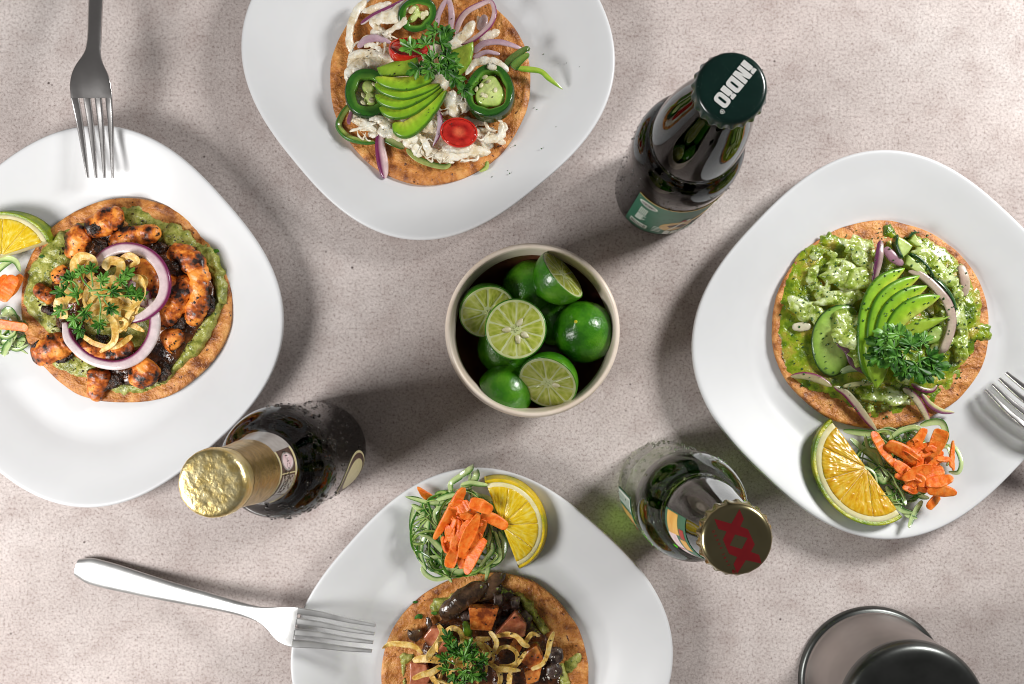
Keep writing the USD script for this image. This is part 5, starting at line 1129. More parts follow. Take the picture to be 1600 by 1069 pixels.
for k, (v, pts, r, z, lb, fl) in enumerate([
        (V3a, [(740, 260), (830, 270), (960, 300)], [50, 76, 60], 14, 'salsa coated fish piece nearest the top of the right tostada', .6),
        (V3a, [(800, 340), (900, 380), (930, 440)], [44, 62, 50], 16, 'small folded fish piece left of the purple onion', .6),
        (V3a, [(570, 540), (660, 530), (760, 560)], [76, 110, 70], 15, 'large pale fish piece at the upper left of the right tostada', .5),
        (V3a, [(760, 600), (850, 560), (910, 520)], [64, 92, 60], 16, 'pale fish piece between the large one and the avocado', .55),
        (V3a, [(490, 710), (530, 660)], [50, 60], 13, 'small green fish piece at the left below the large one', .5),
        (V3a, [(540, 790), (640, 740), (760, 730), (860, 740)], [60, 90, 80, 50], 14, 'translucent fish piece above the cucumber slice', .5),
        (V3a, [(250, 800), (330, 850), (390, 900)], [60, 86, 60], 13, 'pale fish piece at the far left of the right tostada', .55),
        (V3a, [(420, 830), (460, 870), (430, 930)], [50, 66, 46], 13, 'yellow green fish piece left of the cucumber slice', .6),
        (V3a, [(600, 430), (720, 410), (830, 420)], [40, 56, 40], 13, 'green smeared fish piece above the large pale one', .5),
        (V3c, [(680, 20), (730, 90), (760, 180)], [90, 110, 70], 20, 'lumpy fish piece lying on the cucumber slice', .7),
        (V3c, [(620, 120), (720, 170), (810, 160)], [60, 80, 40], 19, 'ruffled edge of fish over the cucumber slice', .6),
        (V3c, [(760, 230), (790, 310), (800, 390)], [56, 66, 44], 17, 'fish piece between the cucumber slice and avocado', .6),
        (V3b, [(430, 330), (530, 370), (620, 450), (690, 560)], [50, 84, 90, 50], 16, 'long translucent fish slice right of the cucumber wedges', .4),
        (V3b, [(700, 540), (750, 610), (770, 680)], [50, 62, 44], 14, 'small translucent fish piece at the right of the tostada', .45),
        (V3b, [(800, 830), (840, 930), (830, 1040)], [40, 54, 46], 14, 'green fish piece right of the long onion strip', .6),
        (V3d, [(780, 100), (800, 220), (790, 330)], [50, 64, 44], 14, 'grey green fish piece beside the lower end of the long onion', .5),
        (V3d, [(220, 300), (280, 380), (300, 500)], [60, 70, 60], 17, 'fish piece hidden under the parsley of the right tostada', .6),
        (V3d, [(0, 640), (120, 690), (250, 650)], [60, 76, 50], 14, 'green lump below the right parsley sprig', .6),
        (V3d, [(560, 300), (620, 220), (650, 140)], [50, 60, 40], 15, 'fish shred left of the long onion strip', .6)]):
    gfish(v, pts, r, z, lb, 80 + k, fl)
rg = np.random.default_rng(77)
for k in range(30):
    a, q = rg.uniform(0, 6.28), rg.uniform(.25, 1)
    cx_, cy_ = ((240, 200), (610, 260), (380, 600))[k % 3]; x, y = cx_ + 100 * q * math.cos(a), cy_ + 90 * q * math.sin(a) * (1 if k % 3 < 2 else .4)
    gfish(V5, [(x, y), (x + rg.uniform(-26, 26), y + rg.uniform(-20, 20))], [rg.uniform(7, 12), rg.uniform(9, 15)], rg.uniform(10.5, 13), 'small scrap of salsa coated fish among the larger pieces', 200 + k, .6)
    stage.GetPrimAtPath('/World/salsa_fish_%03d' % (19 + k)).SetCustomDataByKey('group', 'small fish scraps in the green salsa')
# cucumbers
def cslice(view, pts, z, th, label, tilt=None, skinside=None, seed=0):
    mesh, T = pad([view(x, y, z) for x, y in pts], z / 1000, th, 7.0, 12, 130, .0008, seed, True, tilt)
    col = np.where((T > .965)[:, None], (.012, .055, .010), np.where((T > .9)[:, None], (.16, .30, .05), lerp((.40, .50, .15), (.22, .37, .05), T * 1.4 - .25) * (.75 + .5 * fbm(mesh[0] * 170, 3, seed))[:, None]))
    return thing1('cucumber_slice', mesh, 'cucumber', label, 'cucumber', None, col)
cslice(V3c, [(375, 200), (395, 60), (470, -60), (600, -130), (740, -120), (800, 20), (760, 220), (700, 400), (600, 495), (490, 470), (410, 360)], 13.5, .0050, 'large cucumber slice with dark rim at the left of the right tostada', (-.05, .1), seed=1)
def cwedge(view, face, skin, z, label, th=.008, seed=0):
    """A half-round cucumber chunk: its cut face, and the dark skin along one side."""
    t = thing('cucumber_wedge', label, 'cucumber', view(*face[0], z))
    mesh, T = pad([view(x, y, z) for x, y in face], z / 1000 - th / 2, th, 12, 8, 96, .0006, seed, False)
    obj('flesh', mesh, 'cucumber', t, tint=lerp((.46, .56, .18), (.30, .44, .08), T ** 3))
    m2, s, X, Y = ribbon(view.path(skin, z - th * 450), [view.mm(26)] * 3, th * 1.05, 0, 30, 12, .5, (.3, .3))
    obj('skin', m2, 'cucumber', t, tint=np.tile((.012, .055, .012), (len(s), 1)))
    return t
cwedge(V3b, [(248, 158), (330, 200), (405, 262), (360, 330), (292, 388), (262, 300), (240, 230)], [(240, 160), (225, 240), (250, 320), (285, 385)], 21, 'cucumber wedge with dark skin on its left, near the top of the right tostada', seed=2)
cwedge(V3b, [(415, 142), (450, 200), (485, 275), (420, 268), (360, 215)], [(340, 190), (375, 155), (415, 140)], 18, 'smaller cucumber wedge behind the first, nearest the rim', seed=3)
cwedge(V3b, [(355, 340), (440, 400), (520, 490), (565, 570), (480, 545), (400, 490), (318, 430)], [(360, 336), (450, 395), (530, 485), (575, 575)], 19, 'long cucumber wedge just above the avocado fan', seed=4)
strip(V3b, [(560, 565), (640, 610), (720, 700), (770, 800), (775, 890)], [30, 44, 46, 40, 24], [17, 18, 18, 17, 15], 'cucumber', 'dark cucumber skin strip curving beside the long onion', 'cucumber', 'cucumber_skin', th=.003, roll=30, tint=lambda s, X, Y: lerp((.05, .12, .04), (.010, .05, .012), np.clip(X + .5, 0, 1)))
cslice(V3d, [(480, 130), (560, 60), (630, 60), (640, 120), (590, 190), (500, 220), (440, 200)], 15, .005, 'cucumber slice half covered under the right end of the avocado fan', seed=5)
cuke(V3c, [(640, 460), (720, 430), (800, 440)], [50, 66, 40], 15, 'pale cucumber bit below the fish on the right tostada', pale=(.5, .6, .3), frac=.6)
# onions
DUSK = dict(body=(.30, .16, .19), inner=(.42, .30, .27))
onion(V3b, [(95, 215), (85, 330), (65, 450), (25, 620)], [56, 76, 74, 40], [20, 22, 21, 18], 'upright dark purple onion strip left of the avocado fan', skin=1, frac=-.2, edge=(.085, .018, .06), **DUSK)
onion(V3b, [(130, 280), (200, 360), (300, 440)], [70, 96, 60], [18, 19, 18], 'lilac onion strip between the cucumber wedge and avocado', skin=0, body=(.27, .12, .18), inner=(.36, .2, .25))
onion(V3b, [(350, 500), (440, 520), (540, 590), (640, 690), (720, 800), (755, 930), (745, 1050), (690, 1200), (660, 1260)], [50, 70, 80, 84, 84, 84, 84, 80, 66], [17, 18, 19, 20, 20, 20, 20, 19, 17], 'long onion strip arching down the right side of the avocado fan', skin=-1, frac=.74, body=(.44, .30, .26), inner=(.56, .45, .34), n=80, edge=(.12, .03, .07))
onion(V3b, [(835, 440), (865, 540), (880, 640), (870, 730)], [70, 94, 90, 50], [12, 13, 13, 12], 'pale pink onion strip near the right rim of the right tostada', skin=0, body=(.44, .29, .24), inner=(.52, .40, .30))
onion(V3c, [(200, 495), (320, 490), (440, 520), (560, 585)], [36, 66, 70, 40], [11, 12, 13, 14], 'onion strip at the left below the large cucumber slice', skin=-1, frac=.7, body=(.30, .22, .14), inner=(.36, .33, .16))
onion(V3c, [(580, 585), (680, 640), (770, 740), (860, 860), (960, 985)], [40, 66, 72, 66, 30], [15, 14, 14, 13, 12], 'onion strip pointing down to the orange slice of the right plate', skin=1, frac=.55, body=(.36, .26, .22), inner=(.40, .36, .20))
onion(V3c, [(660, 585), (770, 565), (920, 555)], [30, 44, 34], [16, 17, 17], 'pale onion strip lying level below the cucumber slice', skin=0, body=(.38, .36, .16), inner=(.46, .44, .22))
onion(V3c, [(600, 205), (690, 270), (740, 380), (840, 470)], [30, 52, 48, 30], [15, 16, 16, 15], 'dark purple onion strip under the lumpy fish piece', skin=0, body=(.13, .05, .09), inner=(.2, .1, .13))
onion(V3d, [(290, 600), (380, 670), (450, 770), (515, 895)], [46, 66, 64, 48], [16, 15, 14, 11], 'onion strip hanging over the bottom rim towards the carrot', skin=-1, frac=.7, body=(.48, .36, .28), inner=(.58, .52, .32))
onion(V3d, [(450, 650), (520, 740), (620, 800), (735, 815)], [40, 56, 50, 24], [14, 13, 11, 9.5], 'onion strip with a purple edge sticking out at the lower right rim', skin=1, frac=.2, edge=(.22, .06, .14), body=(.44, .44, .16), inner=(.55, .54, .26))
onion(V3d, [(360, 560), (450, 610), (540, 620), (585, 575)], [36, 46, 40, 20], [15, 15, 15, 15], 'curved purple onion piece under the right parsley leaves', skin=1, frac=.3, body=(.40, .27, .22), inner=(.5, .4, .3))
onion(V3a, [(225, 1015), (300, 1015), (400, 1010)], [56, 84, 60], 12, 'short cream onion end at the left of the large cucumber slice', skin=0, body=(.58, .50, .36), inner=(.66, .60, .44))
# avocado fan
avo(V5, [(402, 560), (358, 480), (360, 340), (400, 240), (478, 183)], [24, 44, 50, 46, 18], [20, 22, 23.5, 24, 23], 'leftmost avocado slice of the fan on the right tostada', skin=-1, roll=-14, seed=5)
avo(V5, [(408, 535), (383, 440), (395, 330), (440, 260), (526, 207)], [22, 44, 50, 46, 18], [22, 24, 25.5, 26, 25], 'second avocado slice from the left in the right fan', skin=-1, roll=-16, seed=6)
avo(V5, [(414, 510), (405, 430), (425, 340), (475, 280), (550, 240)], [20, 42, 50, 46, 18], [24, 26, 27.5, 28, 27], 'third avocado slice from the left in the right fan', skin=-1, roll=-16, seed=7)
avo(V5, [(420, 480), (428, 410), (465, 340), (520, 300), (592, 272)], [20, 40, 48, 46, 16], [25.5, 27.5, 29, 30, 29], 'fourth avocado slice in the right fan, with ridged cut face', skin=-1, roll=-14, seed=8, yel=(.50, .56, .10))
avopad(V5, [(432, 430), (462, 380), (520, 348), (622, 338), (570, 372), (500, 410), (455, 440)], 30.5, 'flat green avocado end facing up at the right of the fan', .004, (.08, .10), (.26, .38, .03), (.20, .34, .02), 1)
avopad(V5, [(345, 430), (358, 400), (390, 410), (425, 440), (430, 500), (412, 548), (393, 572), (368, 530), (350, 480)], 25, 'smooth avocado heel at the foot of the right fan', .006, (0, .1), (.30, .46, .035), (.24, .42, .025), 2)
sprig('flat parsley sprig on the avocado of the right tostada', V5, (510, 455), 33, [(405, 430, 32), (430, 405, 34), (395, 470, 31), (440, 440, 35), (460, 395, 35), (470, 480, 33), (540, 420, 33), (560, 470, 30), (520, 500, 31), (545, 520, 29), (480, 510, 30), (570, 500, 28), (500, 430, 36), (450, 470, 34)], 15, .0098, lobes=4, depth=.5, narrow=1.1)
# garnish
orange('orange slice with green rind on the lower left of the right plate', VG, [(272, 80), (822, 890)], 20, -1, 'orange_peel_green', 'orange_flesh', .008, 9, (.0, .0), 5, -.0010)
CGR = 'cucumber strands under the carrot of the right plate'
for k, (pts, w, z, lb) in enumerate([
        ([(360, 175), (500, 190), (640, 200), (760, 190)], [40, 60, 60, 40], 12, 'dark cucumber skin strand along the rim of the right tostada'),
        ([(420, 240), (520, 330), (610, 400), (660, 470)], [40, 56, 60, 40], 15, 'pale cucumber strand beside the right orange slice'),
        ([(540, 210), (570, 320), (640, 360), (700, 500), (740, 560)], [34, 40, 40, 36, 24], 17, 'green cucumber strand crossing the pale one by the right orange slice'),
        ([(560, 440), (640, 520), (690, 600), (740, 560), (770, 490)], [40, 60, 56, 50, 30], 15, 'curled pale cucumber strand at the tip of the right orange slice'),
        ([(720, 640), (780, 740), (840, 830), (940, 860)], [40, 56, 50, 30], 13, 'cucumber strand at the bottom of the right carrot heap'),
        ([(760, 600), (840, 700), (880, 800)], [36, 50, 36], 15, 'dark cucumber strand below the right carrot heap'),
        ([(1020, 760), (960, 850), (915, 960), (915, 990)], [40, 50, 36, 10], 11, 'pointed cucumber end reaching down on the right plate'),
        ([(740, 250), (840, 180), (960, 150), (1000, 190), (930, 260)], [40, 52, 50, 44, 30], 16, 'looped cucumber strand above the right carrot heap'),
        ([(1000, 130), (1120, 100), (1190, 120), (1220, 220), (1200, 300)], [50, 64, 60, 50, 30], 15, 'dark cucumber strand behind the right carrot heap'),
        ([(1200, 300), (1290, 320), (1340, 430), (1320, 520), (1240, 520)], [30, 40, 46, 44, 24], 14, 'dark looped cucumber strand at far right of the heap'),
        ([(1160, 320), (1230, 310), (1260, 400), (1220, 470)], [36, 44, 40, 26], 16, 'pale cucumber loop beside the thin upright carrot shred'),
        ([(800, 560), (900, 640), (1000, 720), (1080, 740)], [50, 60, 50, 30], 14, 'cucumber strand under the middle of the right carrot heap'),
        ([(820, 800), (900, 880), (980, 910)], [40, 46, 20], 11, 'pale cucumber strand lowest on the right plate'),
        ([(700, 300), (820, 360), (960, 420), (1100, 480)], [60, 80, 80, 60], 13, 'broad cucumber strand under the right carrot heap')]):
    cuke(VG, pts, w, z, lb, None, .0013, skin=1 if k % 2 else -1, frac=.15 if k in (0, 2, 5, 8, 9) else .5, roll=(k * 31) % 40 - 20)
tangle(mk_cuke, VG, (800, 470), 330, 320, 62, 7, 17, 24, 'thin cucumber strand tangled under the carrot of the right plate', 'cucumber strands tangled on the right plate', 5)
tangle(mk_carrot, VG, (1020, 500), 250, 190, 20, 18, 26, 46, 'orange carrot shred packed inside the heap on the right plate', 'carrot shreds packed on the right plate', 15, .3, 3, (.28, .40))
HC = 'carrot shreds heaped on the right plate'
for k, (pts, w, z, lb, r) in enumerate([
        ([(600, 185), (680, 330), (780, 470)], [60, 76, 34], 22, 'long carrot shred leading from the right tostada into the heap', 10),
        ([(725, 290), (860, 350), (1010, 450)], [80, 96, 84], 25, 'broad carrot shred lying across the top of the right heap', -10),
        ([(930, 250), (960, 290), (1030, 180), (1040, 155)], [80, 90, 60, 24], 24, 'bent carrot shred sticking up at the top of the right heap', 0),
        ([(1190, 170), (1150, 280), (1090, 400)], [100, 104, 70], 25, 'wide square carrot shred at the top right of the right heap', 0),
        ([(980, 380), (1050, 330), (1110, 290)], [70, 100, 60], 24, 'carrot shred in the middle of the right heap', 15),
        ([(790, 440), (860, 500), (940, 540)], [60, 84, 50], 22, 'carrot shred at the left of the right heap', 0),
        ([(850, 580), (980, 520), (1110, 480)], [50, 90, 60], 26, 'carrot shred slanting up across the right heap', 0),
        ([(940, 560), (1010, 600), (1020, 650)], [70, 80, 40], 25, 'short carrot shred in the centre of the right heap', 0),
        ([(1050, 620), (1160, 600), (1280, 570)], [60, 96, 50], 26, 'carrot shred pointing right out of the right heap', 10),
        ([(1020, 560), (1120, 530), (1200, 500)], [80, 90, 60], 24, 'carrot shred under the pointed ones of the right heap', 0),
        ([(1060, 680), (1180, 680), (1310, 700)], [50, 90, 40], 25, 'long carrot shred at the bottom right of the right heap', -10),
        ([(880, 590), (970, 640), (1060, 690)], [50, 56, 24], 22, 'thin carrot shred along the bottom of the right heap', 0),
        ([(1060, 820), (1110, 760), (1160, 710)], [60, 70, 50], 16, 'dark carrot shred poking out under the right heap', 0),
        ([(1280, 260), (1275, 380), (1282, 510)], [16, 38, 20], 22, 'thin upright carrot shred apart at the right of the heap', 0),
        ([(790, 550), (850, 560), (900, 540)], [30, 50, 30], 21, 'small carrot shred at the left foot of the right heap', 0),
        ([(1130, 430), (1160, 390), (1170, 370)], [70, 70, 40], 24, 'small carrot shred right of the middle of the heap', 0)]):
    carrot(VG, pts, w, z, lb, None, 20 + k, .0024, r)

# ================================================================ bottom plate: fried onion and meat
tostada(759, 1055, 162, 161, .0080, 4, 'tostada with dark beans, meat cubes and fried onion, cut by the bottom edge')
for k, (v, o, h, lb) in enumerate([
        (V4b, [(560, 270), (700, 235), (840, 190), (900, 150), (880, 210), (760, 290), (700, 320), (640, 420), (570, 400)], .003, 'guacamole smear at the upper left of the bottom tostada'),
        (V4c, [(330, 205), (440, 195), (500, 260), (570, 290), (600, 410), (660, 480), (700, 570), (640, 610), (560, 490), (500, 400), (440, 320), (400, 260)], .004, 'guacamole ridge along the upper right of the bottom tostada'),
        (V4c, [(880, 820), (990, 780), (1000, 850), (940, 950), (880, 960), (830, 880)], .0022, 'guacamole smear at the right rim of the bottom tostada'),
        (V4c, [(800, 900), (850, 900), (900, 1020), (880, 1100), (800, 1080)], .003, 'guacamole streak at the right of the dark beans'),
        (V4b, [(250, 800), (320, 770), (400, 790), (350, 900), (310, 1010), (270, 950)], .0026, 'guacamole smear at the left of the bottom tostada'),
        (V4b, [(300, 1010), (340, 1030), (330, 1100), (290, 1090)], .002, 'small guacamole spot at the lower left of the bottom tostada')]):
    spread('guacamole', v, o, 8.2, h, 'guacamole', lb, 'guacamole', 30 + k, .004)
spread('dark_sauce', V8 := View(560, 710, 2.977), [(380, 760), (440, 690), (520, 640), (610, 590), (680, 600), (760, 680), (800, 760), (860, 820), (900, 900), (940, 1000), (900, 1120), (600, 1140), (400, 1110), (300, 980), (300, 880)], 8.4, .003, 'dark_sauce', 'dark bean sauce under the meat cubes of the bottom tostada', 'sauce', 41, .006)
def shroom(view, pts, r, z, label, seed, flat=.6, mat='mushroom'): return lump(view, pts, r, z, mat, label, 'mushroom' if mat == 'mushroom' else 'bean', 'mushroom_strip' if mat == 'mushroom' else 'black_bean', None, flat, .0012, 200, seed, rnd=.22)
shroom(V4b, [(680, 480), (720, 390), (800, 320), (900, 240), (1010, 180), (1090, 150)], [60, 90, 96, 96, 84, 60], [14, 17, 18, 18, 17, 15], 'long glossy brown mushroom strip at the top of the bottom tostada', 1)
shroom(V4c, [(130, 180), (220, 90), (300, 40)], [60, 66, 30], [14, 13, 11], 'dark mushroom end reaching the top rim of the bottom tostada', 2)
shroom(V4c, [(10, 270), (120, 220), (260, 190)], [60, 70, 50], 14, 'dark brown strip above the front meat cube', 3)
shroom(V4c, [(185, 290), (280, 290)], [60, 64], 19, 'round black bean beside the brown strip', 4, .8, 'black_bean')
shroom(V4c, [(340, 300), (430, 320)], [60, 60], 16, 'black bean half hidden by the guacamole ridge', 5, .8, 'black_bean')
shroom(V4c, [(430, 400), (520, 500)], [60, 60], 14, 'black bean right of the triangular meat piece', 6, .8, 'black_bean')
shroom(V4c, [(700, 860), (760, 790), (770, 720)], [60, 84, 50], 16, 'dark bean clump at the right of the bottom tostada', 7, .7, 'black_bean')
shroom(V4c, [(690, 1000), (760, 920), (800, 880)], [60, 76, 50], 15, 'dark bean clump below the other at right', 8, .7, 'black_bean')
shroom(V4b, [(840, 470), (900, 440), (960, 430)], [50, 60, 50], 16, 'dark bean left of the front meat cube', 9, .7, 'black_bean')
shroom(V4b, [(360, 650), (410, 600), (400, 560)], [50, 70, 40], 13, 'grey brown mushroom bit at the left of the bottom tostada', 10)
shroom(V4b, [(520, 440), (545, 520), (540, 570)], [20, 30, 18], 14, 'thin grey mushroom shred beside the herb flecks', 11)
def cube(view, pts, ztop, zbot, mat, label, seed, tiltz=(0, 0)):
    """A meat cube: its top outline, sides straight down, edges rounded."""
    q = np.array([view(x, y, ztop)[:2] for x, y in pts])
    if Polygon(q).exterior.is_ccw is False: q = q[::-1]
    p = Polygon(q).buffer(-.0009).buffer(.0009, 6)
    h = (ztop - zbot) / 1000
    ring = np.array(p.exterior.coords)[:-1]
    L_ = p.exterior.length; n = 90
    ring = np.array([p.exterior.interpolate(u).coords[0] for u in np.arange(n) / n * L_]); c = ring.mean(0)
    rows = [(.02, h), (.3, h), (.6, h), (.85, h), (.95, h - .0001), (.985, h - .0004), (1.0, h - .0011), (1.005, h * .75), (1.005, h * .5), (1.0, h * .25), (.99, .0006), (.95, 0), (.02, 0)]
    v = np.concatenate([np.c_[c + (ring - c) * a, np.full(n, z + zbot / 1000)] for a, z in rows])
    v = v + ((fbm(v * 260, 3, seed) - .5) * .0009)[:, None]
    v[:, 2] += (v[:, 0] - c[0]) * tiltz[0] + (v[:, 1] - c[1]) * tiltz[1]
    thing1('meat_cube', caps(v, grid_faces(len(rows), n), len(rows), n), mat, label, 'meat')
cube(V4c, [(-45, 350), (160, 350), (238, 352), (205, 470), (165, 590), (-35, 575)], 27, 14, 'roast_meat', 'glossy roasted meat cube at the front of the bottom tostada', 1, (.05, .35))
cube(V4c, [(395, 388), (495, 520), (480, 640), (330, 660), (190, 615)], 24, 12, 'pink_meat', 'triangular pink meat piece right of the glossy cube', 2, (-.2, .3))
cube(V4c, [(590, 705), (665, 850), (560, 965), (440, 870), (500, 760)], 22, 11, 'roast_meat', 'roasted meat cube under the hanging fried onion at right', 3, (.2, .1))
cube(V4c, [(470, 960), (640, 900), (610, 1040), (500, 1080)], 20, 10, 'roast_meat', 'dark roasted meat cube at the lower right of the bottom tostada', 4)
cube(V4b, [(485, 640), (560, 545), (640, 540), (700, 620), (680, 740), (520, 720)], 20, 10, 'pink_meat', 'pale pink meat cube at the left behind the fried onion', 5, (.1, .2))
cube(V4b, [(600, 760), (700, 680), (740, 800), (680, 860)], 20, 10, 'pink_meat', 'pink meat cube between two fried onion strips', 6)
cube(V4b, [(365, 860), (510, 890), (560, 1010), (500, 1110), (355, 1110)], 19, 10, 'pink_meat', 'red pink meat piece at the lower left of the bottom tostada', 7)
cube(V4c, [(380, 640), (470, 690), (420, 800), (330, 720)], 19, 10, 'roast_meat', 'roasted meat cube inside the fried onion ring', 8)
FB = 'fried onion strips on the bottom tostada'
for k, (v, pts, w, z, lb) in enumerate([
        (V4b, [(105, 735), (180, 690), (290, 690), (400, 710), (480, 780)], [30, 64, 80, 76, 50], [17, 21, 23, 24, 22], 'fried onion strip sticking out left over the rim of the bottom tostada'),
        (V4b, [(620, 505), (660, 590), (610, 700), (545, 790), (530, 850)], [40, 66, 80, 80, 60], [28, 30, 31, 31, 29], 'wide fried onion strip slanting across the pink meat'),
        (V4b, [(690, 580), (760, 545), (830, 580), (850, 660), (810, 730)], [50, 60, 58, 54, 36], [28, 31, 32, 31, 28], 'fried onion hook above the herb sprig'),
        (V4b, [(390, 850), (470, 830), (560, 830), (650, 860)], [60, 86, 90, 60], [26, 28, 29, 28], 'pale lumpy fried onion at the left of the bottom tostada'),
        (V4b, [(385, 1020), (470, 980), (570, 950), (680, 880)], [50, 74, 80, 60], [26, 29, 30, 30], 'fried onion strip at the lower left of the bottom tostada'),
        (V4b, [(560, 980), (600, 1040), (640, 1100)], [60, 80, 70], [27, 27, 26], 'fried onion strip cut off by the bottom edge'),
        (V4b, [(930, 700), (1000, 690), (1060, 750), (1100, 800)], [36, 56, 54, 34], [29, 31, 31, 29], 'fried onion strip behind the right herb leaves'),
        (V4b, [(800, 760), (840, 830), (800, 900), (860, 960)], [50, 60, 60, 50], [28, 29, 29, 28], 'fried onion under the middle of the herb sprig'),
        (V4c, [(20, 640), (80, 650), (160, 640)], [40, 60, 40], [28, 30, 30], 'short fried onion strip left of the tall bent one'),
        (V4c, [(150, 575), (200, 640), (215, 700), (165, 810)], [50, 58, 56, 40], [32, 34, 33, 29], 'bent fried onion strip standing in front of the glossy cube'),
        (V4c, [(210, 625), (300, 600), (400, 620), (470, 690), (520, 720)], [50, 62, 62, 70, 50], [28, 30, 31, 31, 29], 'long fried onion strip across the triangular meat'),
        (V4c, [(480, 680), (540, 600), (620, 620)], [56, 66, 30], [28, 30, 27], 'fried onion end pointing right near the guacamole ridge'),
        (V4c, [(210, 790), (250, 735), (330, 725), (400, 780), (400, 860), (320, 900), (240, 890)], [46, 48, 48, 48, 48, 48, 40], [27, 28, 29, 29, 28, 27, 27], 'ring of fried onion at the right of the bottom topping'),
        (V4c, [(750, 580), (710, 680), (690, 780), (640, 880), (540, 930)], [44, 62, 56, 50, 56], [23, 25, 25, 25, 23], 'long fried onion strip hanging at the right of the bottom tostada'),
        (V4c, [(490, 765), (430, 850), (380, 920)], [40, 50, 34], [28, 28, 26], 'thin fried onion strip right of the ring'),
        (V4c, [(140, 860), (220, 920), (320, 930), (440, 940)], [50, 66, 70, 30], [29, 30, 30, 28], 'forked fried onion strip below the ring'),
        (V4c, [(340, 900), (340, 1000), (330, 1100)], [60, 64, 60], [28, 27, 26], 'fried onion strip running down to the bottom edge at right'),
        (V4c, [(220, 930), (250, 1010), (230, 1100)], [50, 60, 50], [26, 26, 25], 'shaded fried onion strip cut off by the bottom edge'),
        (V4c, [(110, 690), (90, 780), (70, 860)], [34, 40, 30], [27, 27, 26], 'narrow fried onion strip under the bent one')]):
    fried(v, pts, w, z, lb, None, 130 + k, roll=(k * 41) % 50 - 25)
strip(V4b, [(870, 480), (900, 570), (890, 690)], [50, 92, 60], [20, 21, 20], 'pepper', 'green pepper piece between the fried onion hook and the front cube', 'pepper', 'pepper_strip', th=.003, tint=lambda s, X, Y: lerp((.16, .30, .02), (.05, .16, .01), np.abs(X)))
tangle(mk_fried, V4b, (830, 860), 330, 230, 20, 25, 31, 44, 'curly fried onion strand in the pile under the herb sprig of the bottom tostada', 'fried onion strands on the bottom tostada', 19, 1.0)
sprig('feathery herb sprig on the fried onion of the bottom tostada', V4b, (850, 900), 40, [(720, 640, 37), (745, 700, 39), (690, 830, 37), (700, 930, 36), (760, 780, 40), (800, 760, 41), (900, 730, 41), (950, 760, 40), (1040, 830, 38), (1000, 880, 39), (940, 840, 42), (880, 980, 38), (950, 980, 37), (780, 1000, 37), (830, 1060, 36), (1020, 980, 36), (860, 820, 43)], 23, .0068, lobes=4, depth=.76, cat='herb', name='herb_sprig', narrow=.8, extra=3, spread_=150)
bits('herb_bit', V4b, [(415, 300)], 'parsley', 'green herb bit on the upper left rim of the bottom tostada', 'leaf', 9.6, .0030, 6)
bits('herb_bit', V4b, [(440, 440)], 'parsley', 'dark green herb bit left of the brown mushroom strip', 'leaf', 10.5, .0050, 7)
bits('herb_bit', V4b, [(590, 410)], 'parsley', 'green herb bit against the end of the mushroom strip', 'leaf', 12, .0036, 8)
